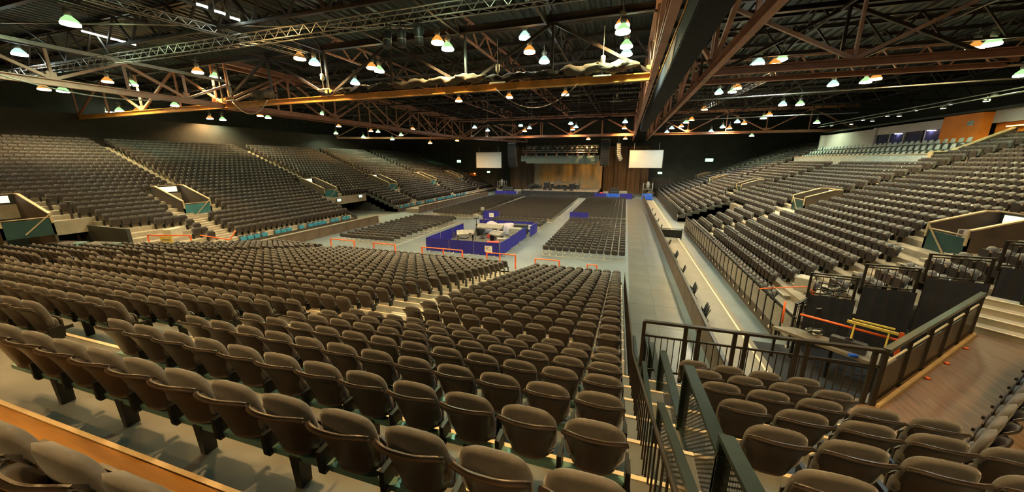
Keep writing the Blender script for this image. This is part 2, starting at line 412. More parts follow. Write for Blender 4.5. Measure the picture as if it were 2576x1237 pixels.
truss('roof_truss', 'red steel cross truss over the far part of the right stand', (3.8, Y2), (32, Y2), 5, M['redsteel'], M['redsteel'], M['redsteel'], start_up=True)
truss('roof_truss', 'far left cross truss low above the left stand rows', (-56, Y2 - 9), (XL, Y2), 4, M['redsteel'], M['darksteel'], M['redsteel'], web=.12)
# black catwalk between the halves of the overhead truss
t = thing('catwalk', 'black catwalk slung between the halves of the long overhead truss', 'catwalk')
MB().bx(1.75, 2.75, -2, 62, ZB + .10, ZB + .16).build('deck_plate', M['blackcloth'], t)
for x in (1.75, 2.75): MB().bx(x - .03, x + .03, -2, 62, ZB + .16, ZB + 1.1).build('side_panel', M['blackcloth'], t)
for x in (1.72, 2.78): MB().tube([(x, -2, ZB + 1.25), (x, 62, ZB + 1.25)], .03).build('handrail', M['ochre'], t)

# lattice joists across the hall, higher and thinner
def joist(A, B, n, zb, zt, label, mm, r=.05):
    A = Vector((*A, 0)); B = Vector((*B, 0)); d = (B - A) / n
    t = thing('lattice_joist', label, 'roof joist', A, 0, 'lattice joists under the roof deck')
    for z in (zb, zt): MB().bar(Vector((0, 0, z)), d * n + Vector((0, 0, z)), r * 2, r * 2).build('bottom_chord' if z == zb else 'top_chord', mm, t)
    m = MB()
    for k in range(n):
        lo, hi = Vector((0, 0, zb)), Vector((0, 0, zt))
        m.bar(d * k + lo, d * (k + .5) + hi, r * 1.5, r * 1.5); m.bar(d * (k + .5) + hi, d * (k + 1) + lo, r * 1.5, r * 1.5)
    m.build('bracing', mm, t)['kind'] = 'stuff'
    return t
jl = 'thin dark lattice joist spanning the %s roof, %s one from the camera'
for q, y in enumerate((8.9, 15.4, 28.4, 34.9, 41.4, 47.9, 54.4, 60.9)):
    joist((XL, y), (XR, y), 13, 14.5, 16.1, jl % ('middle', ordinal(q + 1)), M['darksteel'], .07)
for q, y in enumerate((15.4, 28.4, 36.5, 44.9, 53.0, 61.0)):
    joist((3.8, y), (35, y), 12, 13.9, 15.6, jl % ('right-hand', ordinal(q + 1)), M['redsteel'] if q in (0, 2) else M['darksteel'], .06)
for q, y in enumerate((15.4, 28.4, 36.5, 44.9, 53.0, 61.0)):
    joist((-60, y), (XL, y), 11, 14.0, 15.8, jl % ('left-hand', ordinal(q + 1)), M['darksteel'], .06)
for q, x in enumerate((-27, -21.5, -16, -10.5, -5)):
    joist((x, 2), (x, Y1), 8, 15.0, 16.2, 'thin dark lattice joist along the hall before the ochre truss, %s from the left' % ordinal(q + 1), M['darksteel'], .06)
    joist((x, Y1), (x, Y2), 16, 15.0, 16.2, 'thin dark lattice joist along the hall behind the ochre truss, %s from the left' % ordinal(q + 1), M['redsteel'] if q % 2 else M['darksteel'], .06)
for q, x in enumerate((10, 16.5, 23, 29.5)):
    joist((x, 6), (x, 84), 24, 14.9, 16.2, 'thin dark lattice joist along the right-hand roof, %s from the overhead truss' % ordinal(q + 1), M['darksteel'], .06)
for q, x in enumerate((-39, -45.5, -52)):
    joist((x, 2), (x, 84), 24, 14.9, 16.2, 'thin dark lattice joist along the left-hand roof, %s from the middle' % ordinal(q + 1), M['darksteel'], .06)

# aluminium lighting truss that crosses the view high on the left, square section
def box_truss(A, B, s, n, label, mm, r=.028, name='lighting_truss'):
    A = Vector(A); B = Vector(B); d = (B - A); L_ = d.length; u = d / L_; v = Vector((0, 0, 1)); h = u.cross(v).normalized()
    t = thing(name, label, 'lighting truss', A)
    cs = [h * (i * s / 2) + v * (j * s / 2) for i, j in ((-1, -1), (1, -1), (1, 1), (-1, 1))]
    for c in cs: MB().tube([c, c + d], r, 6).build('chord', mm, t)
    m = MB()
    for k in range(n):
        for q in (0, 1):
            a, b = cs[q], cs[(q + 1) % 4]
            m.bar(a + d * (k / n), b + d * ((k + .5) / n), r * .8, r * .8); m.bar(b + d * ((k + .5) / n), a + d * ((k + 1) / n), r * .8, r * .8)
    m.build('lacing', mm, t)['kind'] = 'stuff'
    return t
box_truss((-46, 14.4, 13.3), (2, 14.4, 13.3), .42, 64, 'long aluminium box truss crossing the view high on the left', M['alu'])
box_truss((-24, 10.5, 14.6), (-21, 20, 14.2), .34, 18, 'short aluminium box truss carrying white tube lights', M['alu'])
box_truss((-46, 8.5, 14.2), (-30, 10.0, 14.2), .4, 32, 'aluminium box truss in the top left corner', M['alu'])
box_truss((9.0, 26.0, 12.9), (5.5, 60.0, 12.6), .5, 50, 'dark square truss running away over the right stand', M['darksteel'])
# long pipes hung under the right-hand roof
for q, (a, b, z) in enumerate((((4.5, 34), (24, 31), 12.2), ((26.2, 30), (26.2, 66), 12.35), ((24.6, 30), (24.6, 60), 11.75), ((4.5, 48), (22, 46), 12.05))):
    tag(MB().tube([(*a, z), (*b, z)], .05, 6).build('hanging_pipe', M['alu']), ('grey pipe hung across the right-hand roof, nearest one', 'long grey pipe over the suites, upper of two', 'long grey pipe over the suites, lower of two', 'grey pipe hung across the right-hand roof, farther one')[q], 'pipe')
for q, (a, b, z) in enumerate((((-45, 8), (-12, 19), 14.9), ((-12, 8), (2, 20), 15.6), ((-40, 40), (-20, 62), 12.6), ((-33, 16), (-50, 26), 13.0))):
    tag(MB().tube([(*a, z), (*b, z - .3)], .045, 6).build('roof_pipe', M['darksteel'] if q > 1 else M['alu']), 'thin pipe running slantwise under the deck, %s from the camera' % ordinal(q + 1), 'pipe')

# gathered cloth lying along the ochre truss
def bundle(pts, r, label, mm, seed):
    rnd = random.Random(seed); P = []
    n = 14; out = []
    for k in range(len(pts) - 1):
        a, b = Vector(pts[k]), Vector(pts[k + 1]); c = max(3, int((b - a).length / .22))
        out += [a.lerp(b, i / c) for i in range(c)]
    out.append(Vector(pts[-1]))
    for k, p in enumerate(out):
        e = min(1, min(k, len(out) - 1 - k) / 4 + .25); row = []
        for j in range(n):
            t = 2 * PI * j / n; rr = r * e * (1 + .45 * math.sin(4 * t + k * .9) * rnd.uniform(.2, 1) + rnd.uniform(-.35, .35))
            row.append((p.x + rnd.uniform(-.03, .03), p.y + rr * math.cos(t), p.z + .65 * rr * math.sin(t) + .06 * math.sin(k * .8)))
        P.append(row)
    m = MB(); m.grid(P, True); return tag(m.build('gathered_cloth', mm), label, 'cloth')
zc = ZB + .5
bundle([(-29, Y1 - .1, zc), (-26.5, Y1 - .1, zc + .1)], .5, 'bundle of grey cloth and cable at the corner of the ochre truss', M['rawcloth'], 1)
bundle([(-20.5, Y1 - .1, zc - .1), (-15.5, Y1 - .1, zc + .05)], .3, 'dark gathered cloth at the middle of the ochre truss', M['blackcloth'], 2)
bundle([(-16, Y1 - .1, zc), (-8.7, Y1 - .1, zc + .12)], .34, 'long pale roll of gathered cloth on the ochre truss', M['rawcloth'], 3)
bundle([(-9, Y1 - .1, zc), (-3.8, Y1 - .1, zc)], .28, 'black gathered cloth on the ochre truss beside the pale roll', M['blackcloth'], 4)
bundle([(-4.2, Y1 - .1, zc + .05), (.3, Y1 - .1, zc + .15)], .36, 'crumpled pale cloth at the right end of the ochre truss', M['rawcloth'], 5)
b_ = bundle([(-20, Y2 - 22, ZB + .3), (-1, Y2 - 22, ZB + .45)], .22, 'dark cloth roll hung between the two cross trusses', M['blackcloth'], 6)
for x in (-18, -12, -6, -2): MB().tube([(x, Y2 - 22, ZB + .4), (x, Y2 - 22, DECK)], .012, 4).build('suspension_wire', M['galv'], b_)
# ------------------------------------------------------------------ lamps
def lamp_mesh(kind, col, power):
    bulb = emis('bulb_' + kind, col, power); glow = emis('glass_' + kind, tuple(c ** 1.8 for c in col), .75); refr = emis('refractor_' + kind, tuple(c ** 1.2 for c in col), 42.0)
    mb = MB(); mb.lathe([(.135, -.010), (.12, .008)], n=8)
    mr = MB(); mr.lathe([(.14, .01), (.285, -.13), (.30, -.13), (.30, -.05)], n=12, cap=False)
    mg = MB(); mg.lathe([(.30, -.05), (.25, .06), (.10, .22)], n=12, cap=False)
    mh = MB(); mh.lathe([(.11, .22), (.13, .26), (.13, .46), (.05, .50)], n=8); mh.tube([(0, 0, .5), (0, 0, .8)], .02, 5)
    mk = MB(); mk.bar((-.16, 0, .36), (.16, 0, .36), .03, .05); mk.bar((0, -.2, .62), (0, .2, .62), .03, .03)
    return {'lens': mb.mesh('lens', bulb), 'refractor_ring': mr.mesh('refractor_ring', refr), 'glass_bell': mg.mesh('glass_bell', glow), 'ballast': mh.mesh('ballast', M['galv']), 'hook_bar': mk.mesh('hook_bar', M['galv'])}
def scaled(d, k):
    for me in d.values(): me.transform(Matrix.Scale(k, 4))
    return d
LK = {'s': scaled(lamp_mesh('sodium', SODIUM, LAMP_POWER * .64), 1.25), 'g': scaled(lamp_mesh('halide', HALIDE, LAMP_POWER * .32), 1.25), 'w': scaled(lamp_mesh('white', WHITE, LAMP_POWER * .29), 1.25)}
LN = {'s': 'orange sodium', 'g': 'greenish metal-halide', 'w': 'cold white'}
# all but the last two lamps measured in the photograph: x, y, colour, hanging height
LAMPS = [(270, 202, 's', 14.2), (333, 210, 'g', 14.2), (497, 178, 's', 14.3), (541, 191, 'g', 14.2), (754, 143, 's', 14.3), (791, 156, 'w', 14.3), (110, 221, 's', 13.2), (158, 226, 'g', 13.2),
         (48, 132, 'w', 14.6), (300, 276, 'g', 13.2), (345, 278, 's', 13.2), (440, 263, 'g', 13.2), (528, 296, 's', 13.0), (560, 299, 'g', 13.0), (654, 289, 's', 13.4), (674, 294, 'g', 13.3),
         (811, 285, 'g', 13.8), (852, 316, 's', 13.0), (845, 334, 'g', 12.4), (1101, 102, 's', 14.3), (1126, 118, 'g', 14.1), (1566, 59, 's', 14.3), (1567, 74, 'g', 13.9), (1576, 112, 'g', 14.3),
         (1576, 132, 'w', 14.3), (1332, 126, 's', 14.3), (1369, 151, 'w', 14.3), (1320, 90, 'w', 15.2), (935, 167, 's', 14.3), (954, 175, 'g', 14.3), (893, 206, 'w', 13.9), (1154, 251, 's', 13.8),
         (1281, 242, 's', 13.8), (1422, 235, 's', 13.8), (1194, 319, 'w', 13.2), (1310, 314, 'w', 13.2), (1227, 327, 'w', 12.8), (1332, 321, 'w', 13.0), (1436, 309, 'w', 13.2), (1449, 318, 'w', 13.0),
         (1573, 305, 'w', 13.2), (1571, 321, 's', 12.8), (1320, 328, 's', 12.7), (1441, 324, 's', 12.8), (1480, 348, 's', 11.6), (1573, 347, 's', 11.6), (933, 328, 's', 12.8), (951, 330, 'g', 12.8),
         (1038, 323, 's', 13.0), (914, 343, 'g', 12.0), (987, 349, 'g', 11.6), (1082, 358, 's', 10.9), (1009, 338, 'g', 12.2), (1678, 331, 'w', 12.5), (1690, 321, 'w', 12.8), (1714, 316, 's', 13.0),
         (1909, 156, 'w', 14.2), (1896, 166, 'w', 14.2), (1949, 159, 's', 13.6), (1965, 146, 'g', 13.9), (1809, 231, 'w', 13.9), (1855, 219, 's', 13.9), (1843, 228, 'g', 13.8), (2096, 210, 'w', 13.6),
         (2203, 195, 's', 13.6), (2178, 203, 'g', 13.6), (1969, 261, 'w', 13.2), (2013, 260, 'g', 13.2), (1935, 288, 's', 13.0), (1921, 295, 'g', 13.0), (1772, 273, 's', 13.6), (1740, 299, 's', 13.2),
         (1726, 306, 'g', 13.0), (2453, 117, 's', 13.8), (2497, 106, 'g', 13.8), (2572, 185, 'g', 13.0), (1855, 305, 'w', 13.0), (1872, 309, 's', 12.8), (1835, 321, 's', 12.5), (1818, 318, 'w', 12.6),
         (1789, 329, 'w', 12.2), (2055, 307, 'g', 12.6), (1891, 340, 'g', 11.7), (1150, 352, 's', 11.6), (1225, 345, 'w', 12.0)]  # last two are added lamps that brighten the left projection screen
cnt = {}
def deck_z(x):
    f = (x + 62) % .62; return DECK + .13 * min(1, max(0, (f - .20) / .08)) * min(1, max(0, (.62 - f) / .08))
def rod(t, z): MB().tube([(0, 0, .75), (0, 0, deck_z(t.location.x) - z)], .012, 4).build('suspension_rod', M['darksteel'], t)
for px, py, k, z in sorted(LAMPS):
    p = at_height(px, py, z); cnt[k] = cnt.get(k, 0) + 1
    t = thing('high_bay_lamp', '%s high-bay lamp in the roof, %s of its colour from the left' % (LN[k], ordinal(cnt[k])), 'lamp', p, 0, LN[k] + ' lamps in the roof')
    for nm, me in LK[k].items(): link(nm, me, t)
    rod(t, z)
# the same lamps go on behind and above the photographer
for q, (x, y, k) in enumerate(((-1, 4, 's'), (-12, 5, 's'), (-22, 4, 's'), (-34, 4, 's'), (-12, -6, 's'), (2, -6, 's'), (12, 5, 's'), (22, 8, 's'), (-6, 11, 'g'), (8, 12, 'w'), (-46, 8, 's'), (-24, -6, 's'), (14, -5, 'g'), (27, 18, 's'), (-17, 12, 's'), (-28, 12, 'g'))):
    t = thing('high_bay_lamp', '%s high-bay lamp behind and above the camera, %s there' % (LN[k], ordinal(q + 1)), 'lamp', (x, y, 14.3), 0, LN[k] + ' lamps in the roof')
    for nm, me in LK[k].items(): link(nm, me, t)
    rod(t, 14.3)
# fluorescent battens
tube_m = emis('fluorescent_tube', (.80, 1.0, .86), 42.0)
def batten(a, b, label):
    a, b = Vector(a), Vector(b); t = thing('fluorescent_batten', label, 'lamp', a, 0, 'fluorescent battens'); d = b - a
    MB().bar((0, 0, .07), d + Vector((0, 0, .07)), .16, .06).build('housing', M['galv'], t)
    MB().tube([(0, 0, 0), d], .04, 8).build('tube', tube_m, t)
    for s_ in (.02, .98): MB().bar(d * s_ + Vector((0, 0, -.08)), d * s_ + Vector((0, 0, .5)), .05, .05).build('bracket', M['galv'], t)
    for s_ in (.2, .8): MB().tube([d * s_ + Vector((0, 0, .1)), Vector(((d * s_).x, (d * s_).y, deck_z(a.x + (d * s_).x) - a.z))], .012, 4).build('suspension_rod', M['darksteel'], t)
batten((-33.1, 14.6, 15.2), (-33.4, 17.3, 15.2), 'long glowing fluorescent batten under the deck at upper left')
batten(at_height(300, 283, 13.0) + Vector((-.5, -1, 0)), at_height(300, 283, 13.0) + Vector((.5, 1, 0)), 'small fluorescent batten above the top of the left stand')
for q, (px, py) in enumerate(((508, 14), (553, 31), (591, 47))):
    p = at_height(px, py, 14.7); batten(p + Vector((-.05, -.22, 0)), p + Vector((.05, .22, 0)), 'short white tube light on the small aluminium truss, %s from the left' % ordinal(q + 1))
# row of round soffit lights over the suites
sof = emis('soffit_lens', (1, .93, .8), 8.0)
cup = MB().lathe([(.16, 0), (.19, .02), (.17, .16), (.06, .2), (.02, .22), (.02, .36)], n=10).mesh('can', M['galv']); disc = MB().lathe([(.155, -.006), (.155, .004)], n=10).mesh('lens', sof)
for q, (y, z, x) in enumerate([(60.2, 11.92, 26.2), (53.5, 11.95, 26.2), (49.4, 11.93, 26.2), (45.6, 12.0, 26.2), (41.8, 12.0, 26.2), (37.9, 12.05, 26.2), (52.3, 11.43, 24.6), (48.6, 11.4, 24.6), (44.7, 11.45, 24.6), (39.8, 11.5, 24.6), (36.1, 11.5, 24.6)]):
    t = thing('soffit_light', 'small round downlight on the %s pipe over the suites, %s from the stage end' % ('upper' if q < 6 else 'lower', ordinal(q + 1 if q < 6 else q - 5)), 'lamp', (x, y, z), 0, 'downlights over the suites')
    link('can', cup, t); link('lens', disc, t)
# illuminated exit signs
exit_m = emis('exit_sign_face', (.35, 1.0, .45), 5.0)
def exit_sign(p, w_, h_, rz, label):
    t = thing('exit_sign', label, 'exit sign', p, rz, 'illuminated exit signs')
    MB().bx(-w_ / 2 - .04, w_ / 2 + .04, -.02, .08, -h_ / 2 - .04, h_ / 2 + .04).build('housing', M['black'], t)
    MB().bx(-w_ / 2, w_ / 2, -.03, -.02, -h_ / 2, h_ / 2).build('face', exit_m, t)
    m = MB(); m.lathe([(.05, -.02), (.05, .02)], (-.1 * w_, -.035, h_ * .2), 6); m.bar((-.1 * w_, -.036, h_ * .12), (-.02 * w_, -.036, -h_ * .12), .05, .01); m.bar((-.02 * w_, -.036, -h_ * .12), (.12 * w_, -.036, -h_ * .35), .04, .01); m.bar((-.02 * w_, -.036, -h_ * .12), (-.18 * w_, -.036, -h_ * .3), .04, .01)
    m.build('running_figure', M['paper'], t)
exit_sign((-42.8, 85.8, 7.2), 1.1, .55, 0, 'lit exit sign high on the back wall left of the stage')
exit_sign((-34.3, 85.8, 4.45), .8, .42, 0, 'lit exit sign below the left projection screen')
exit_sign((17.0, 85.8, 7.47), 1.5, .6, 0, 'lit exit sign on the back wall at the far right')
exit_sign((7.4, 85.8, 4.67), .9, .42, 0, 'lit exit sign below the right projection screen')
exit_sign((-36.2, 40.6, 2.35), .6, .3, PI / 2, 'lit exit sign inside the dark tunnel of the left stand')
exit_sign((-36.2, 36.6, 2.2), .6, .3, PI / 2, 'yellowish lit sign at the near side of the left tunnel')
# ------------------------------------------------------------------ tip-up seats
def pillow(m, cx, cy, cz, hw, hh, t, nr, na, ex=4.0, lean=0.0, curl=0.0, flat_bottom=.0, crown=0.0, tb=None):
    """rounded upholstered pad in the x-z plane, thickness along y"""
    rings = [i / nr for i in range(1, nr + 1)]; cl, sl = math.cos(lean), math.sin(lean)
    def pt(a, rho, sgn):
        c, s = math.cos(a), math.sin(a); e = 2 / ex
        x = hw * math.copysign(abs(c) ** e, c) * rho; z = hh * math.copysign(abs(s) ** e, s) * rho
        if z < 0: z *= (1 - flat_bottom)
        z += crown * (1 - (x / hw) ** 2) * max(0, z / hh)
        y = (t if sgn > 0 or tb is None else -tb * -1) * sgn * (max(0.0, 1 - rho ** 3.2)) ** .5 + curl * x * x
        return (cx + x, cy + y * cl - z * sl, cz + y * sl + z * cl)
    vs = [pt(0, 0, 1)]; fs = []
    # front face rings, then back face rings (rim shared)
    idx = []
    for r_ in rings: idx.append(list(range(len(vs), len(vs) + na))); vs += [pt(2 * PI * j / na + .001, r_, 1) for j in range(na)]
    for j in range(na): fs.append((0, idx[0][(j + 1) % na], idx[0][j]))
    for k in range(len(rings) - 1):
        for j in range(na): fs.append((idx[k][j], idx[k][(j + 1) % na], idx[k + 1][(j + 1) % na], idx[k + 1][j]))
    prev = idx[-1]
    for r_ in reversed(rings[:-1]):
        cur = list(range(len(vs), len(vs) + na)); vs += [pt(2 * PI * j / na + .001, r_, -1) for j in range(na)]
        for j in range(na): fs.append((prev[j], prev[(j + 1) % na], cur[(j + 1) % na], cur[j]))
        prev = cur
    c = len(vs); vs.append(pt(0, 0, -1))
    for j in range(na): fs.append((c, prev[j], prev[(j + 1) % na]))
    m.add(vs, fs, True)
def shell(m, nu, nv, th=.012):
    """moulded back shell with a rolled top lip; rear side towards -y"""
    prof = []
    for j in range(nv + 1):
        v = j / nv; z = .36 + .44 * v; hw = .175 + .076 * (v ** .8); y = -.060 - .095 * v - .045 * v ** 4
        prof.append((hw, y, z))
    hw, y, z = prof[-1]; prof.append((hw + .006, y - .022, z + .004)); prof.append((hw + .006, y - .026, z + .024)); prof.append((hw, y - .004, z + .03))
    def rowp(hw, y, z, off):
        out = []
        for i in range(nu + 1):
            u = -1 + 2 * i / nu; out.append((hw * u, y + off + .085 * abs(u) ** 3.0, z - .045 * abs(u) ** 5 * (z > .68)))
        return out
    O = [rowp(*p, 0) for p in prof]; I = [rowp(p[0] - .004, p[1], p[2], th) for p in prof]
    ring = [O[j] + list(reversed(I[j])) for j in range(len(O))]
    m.grid(ring, True)
    n = len(ring[0]); b = len(m.v) - n * len(ring)
    m.f += [tuple(b + k for k in range(n)), tuple(b + n * (len(ring) - 1) + k for k in reversed(range(n)))]; m.sm += [False] * 2; m.mi += [m.cm] * 2
def bracket(m):
    m.bx(.255, .295, -.07, .08, .28, .46); m.bx(.262, .288, .05, .18, .38, .43); m.bx(.245, .305, -.06, .06, .26, .29)
TS = {}
m = MB(); pillow(m, 0, -.035, .615, .246, .25, .075, 6, 32, 3.9, .17, .35, .1, .03, .03); TS['back_cushion'] = m.mesh('back_cushion', M['fabric'])
m = MB(); shell(m, 14, 8); TS['back_shell'] = m.mesh('back_shell', M['shell'])
m = MB(); pillow(m, 0, .07, .44, .215, .13, .04, 4, 22, 4.5, .0, 0, 0); TS['seat_pad'] = m.mesh('seat_pad', M['fabric'])
m = MB(); m.prism([(-.2, .31), (.2, .31), (.205, .52), (.16, .56), (-.16, .56), (-.205, .52)], 1, .10, .12); TS['seat_pan'] = m.mesh('seat_pan', M['shell'])
m = MB(); bracket(m); TS['bracket'] = m.mesh('bracket', M['black'])
# lighter copies of the whole seat for the rows nobody could count
def lod_seat(nr, na, nu, nv, br=True, pan=.58):
    m = MB(); m.cm = 0; pillow(m, 0, -.035, .615, .246, .25, .075, nr, na, 3.9, .17, .35, .1, .03, .03)
    m.cm = 1; m.prism([(-.20, .33), (.20, .33), (.21, pan - .09), (.16, pan), (-.16, pan), (-.21, pan - .09)], 1, .09, .17)
    shell(m, nu, nv)
    if br: m.cm = 2; m.bx(.255, .285, -.08, .10, 0, .42)
    return m
def far_seat():
    m = MB(); m.cm = 0
    m.prism([(-.22, .42), (.22, .42), (.245, .76), (.21, .87), (0, .89), (-.21, .87), (-.245, .76)], 1, -.12, .03)
    m.cm = 1; m.prism([(-.225, .33), (.225, .33), (.235, .70), (.19, .77), (-.19, .77), (-.235, .70)], 1, .08, .17)
    m.cm = 2; m.bx(.25, .29, -.12, .12, 0, .42)
    return m
def batch(name, mb, places, mats, label, cat, parent=None):
    """one mesh object that holds many copies of mb: places = (x, y, z, rot)"""
    V = np.array(mb.v); nv = len(V); loops = np.concatenate([np.array(f) for f in mb.f]); ln = np.array([len(f) for f in mb.f])
    n = len(places); P = np.array(places)
    c, s = np.cos(P[:, 3]), np.sin(P[:, 3])
    X = P[:, 0:1] + c[:, None] * V[:, 0] - s[:, None] * V[:, 1]; Y = P[:, 1:2] + s[:, None] * V[:, 0] + c[:, None] * V[:, 1]; Z = P[:, 2:3] + V[:, 2][None, :]
    co = np.stack([X, Y, Z], -1).reshape(-1, 3)
    lo = (loops[None, :] + (np.arange(n) * nv)[:, None]).reshape(-1); tot = np.tile(ln, n); start = np.concatenate([[0], np.cumsum(tot)[:-1]])
    return co, lo, start, tot, np.tile(np.array(mb.mi), n), np.tile(np.array(mb.sm), n)
def batch_object(name, sets, mats, label, cat):
    cos, los, sts, mis, sms = [], [], [], [], []; vo = lo_ = 0
    for b in sets:
        co, lo, st, tot, mi, sm = b; cos.append(co); los.append(lo + vo); sts.append(st + lo_); mis.append(mi); sms.append(sm); vo += len(co); lo_ += len(lo)
    co = np.concatenate(cos); lo = np.concatenate(los); st = np.concatenate(sts)
    me = bpy.data.meshes.new(name); me.vertices.add(len(co)); me.vertices.foreach_set('co', co.astype(np.float32).ravel())
    me.loops.add(len(lo)); me.loops.foreach_set('vertex_index', lo.astype(np.int32))
    me.polygons.add(len(st)); me.polygons.foreach_set('loop_start', st.astype(np.int32))
    for mm in mats: me.materials.append(mm)
    me.polygons.foreach_set('material_index', np.concatenate(mis).astype(np.int32)); me.polygons.foreach_set('use_smooth', np.concatenate(sms))
    me.update(calc_edges=True)
    o = link(name, me); return tag(o, label, cat, None, 'stuff')

# ---- places of the near bank's seats
PITCH_S = .55
near_places = []     # (distance, x, y, z, row, block, number)
def add_row(i, xs, block):
    z = NEAR[i][1]
    for n_, x in enumerate(xs):
        y = near_y(i, x) + .06; near_places.append((math.hypot(x, y, z + .8 - CAM_H), x, y, z, i, block, n_ + 1))
for i in range(-1, 25):
    up = i < 7
    n_r = 12 if up else 10
    if i >= 0: add_row(i, [-.08 - PITCH_S * k for k in range(n_r)], 'right')
    xl = -8.2 if up else -7.28
    nl = 22 if up else 26
    if i == -1: add_row(i, [-1.40 - .58 * k for k in range(5)], 'front')
    else: add_row(i, [xl - PITCH_S * k for k in range(nl)], 'middle')
    if i >= 2: add_row(i, [(-22.2 if up else -22.95) - PITCH_S * k for k in range(10)], 'left')
for i, n_ in ((0, 5), (1, 6), (2, 6), (3, 6), (4, 5), (5, 4), (6, 4)): add_row(i, [1.47 + .56 * k for k in range(n_)], 'beyond')
# corner row facing across the walkway
corner = [(4.92 + .39 * k, 5.72 + .39 * k, WZ, PI / 4) for k in range(11)]
def in_frame(x, y, z, side=120):
    d = Vector((x, y, z + .6 - CAM_H)); f = d.dot(fwv)
    if f < .2: return False
    px = 1288 + FPX * d.dot(rtv) / f; py = 618 - FPX * d.dot(upv) / f
    return -side < px < 2576 + side and py < 1420
near_places = [p for p in near_places if in_frame(*p[1:4])]
near_places.sort()
def row_word(i): return ordinal(i + 2)
proto = thing('tip_up_seat', 'x', 'seat', (0, 0, 0), 0, 'tip-up seats of the near bank')
for nm, me in TS.items(): link(nm, me, proto)
used = False
IND = 285
rest = []
for q, (d, x, y, z, i, block, n_) in enumerate(near_places):
    rz = math.radians(.86) * max(0, 1 - NEAR[i][0] / 20) if x < 0 else 0.0
    if q < IND:
        if block == 'right': lab = 'dark tip-up seat, %s row from camera, %s seat left of the railing' % (row_word(i), ordinal(n_))
        elif block == 'beyond': lab = 'dark tip-up seat right of the railing, %s row down, %s from the railing' % (row_word(i), ordinal(n_))
        elif block == 'front': lab = 'large dark tip-up seat at the bottom left, %s seat of the nearest row' % ordinal(n_)
        else: lab = 'dark tip-up seat left of the stepped aisle, %s row down, %s from %s' % (row_word(i), ordinal(n_), 'aisle' if block == 'middle' else 'second aisle')
        if not used: o = proto; o.location = (x, y, z); o.rotation_euler = (0, 0, rz); o['label'] = lab; used = True
        else: dup(proto, (x, y, z), rz, lab)
    else: rest.append((x, y, z, rz))
for q, (x, y, z, rz) in enumerate(corner):
    dup(proto, (x, y, z), rz, 'dark tip-up seat in the slanting corner row, %s from the near end' % ordinal(q + 1), 'tip-up seats of the corner row')
# ---- places of the side stands' seats
def in_any(y, ivs): return any(a <= y <= b for a, b in ivs)
left_places, right_places, far_bl = [], [], []
for side in (-1, 1):
    for k in range(NROW + 1):
        x = row_x(side, k); z = ZF0 + RISE * k; ok = row_spans(side, k)
        ais = [(a - .68, a + .68) for a in (AISLE_L if side < 0 else AISLE_R)]
        VK0, VK1 = VK[side]
        if k < VK0: ais = [(v - 1.9, v - .55) for v in (VOM_L if side < 0 else VOM_R)] if k > 0 else []
        elif k <= VK1: ais = [(v - VOM_W - 1.0, v - VOM_W) for v in (VOM_L if side < 0 else VOM_R)] + [(v + VOM_W, v + VOM_W + 1.0) for v in (VOM_L if side < 0 else VOM_R)]
        if VK0 - 2 <= k < VK0: ais = [(v - 2.3, v + 1.6) for v in (VOM_L if side < 0 else VOM_R)]
        n_ = int(80 / PITCH_S)
        for j in range(n_):
            y = 5.2 + PITCH_S * j
            if not any(a + .25 <= y <= b - .25 for a, b in ok) or in_any(y, ais): continue
            if side > 0 and k >= 21 and 38.4 < y < 64.8: continue
            if side > 0 and y < 16.6 + max(0, 0.25 * (6 - k)): continue
            if side < 0 and k < 6 and y < 16.5 + .4 * (6 - k): continue
            if not in_frame(x, y, z, 900): continue
            if any(math.hypot(x - cx_, y - cy_) < r_ for cx_, cy_, r_ in ((8.0, 17.9, .7), (-34.6, 17.6, 1.1), (-38.8, 13.9, .5), (-40.5, 13.6, .5))): continue
            if side < 0 and k == 0: continue
            (left_places if side < 0 else right_places).append((x, y, z, -side * -PI / 2 if False else (PI / 2 if side > 0 else -PI / 2)))
for k in range(6):
    for j in range(9):
        far_bl.append((-35.3 + .56 * j, 83.4 + .45 * k, .5 + .42 * k, PI)); far_bl.append((5.6 + .56 * j, 83.4 + .45 * k, .5 + .42 * k, PI))
SM = [M['fabric'], M['shell'], M['black']]
mid = lod_seat(3, 14, 6, 4); far = far_seat()
near_mid = [p for p in rest if math.hypot(p[0], p[1]) < 19]; near_far = [p for p in rest if math.hypot(p[0], p[1]) >= 19]
low = lod_seat(2, 10, 4, 3)
rs_near = [p for p in right_places if p[1] < 30]; rs_far = [p for p in right_places if p[1] >= 30]
batch_object('tip_up_seat_rows', [batch('', mid, near_mid, 0, 0, 0), batch('', low, near_far, 0, 0, 0), batch('', lod_seat(2, 12, 4, 3, True, .76), rs_near, 0, 0, 0), batch('', far, rs_far + left_places + far_bl, 0, 0, 0)],
             SM, 'countless dark tip-up seats filling the far rows and both side stands', 'seats')
print('seats', len(near_places), len(left_places), len(right_places))
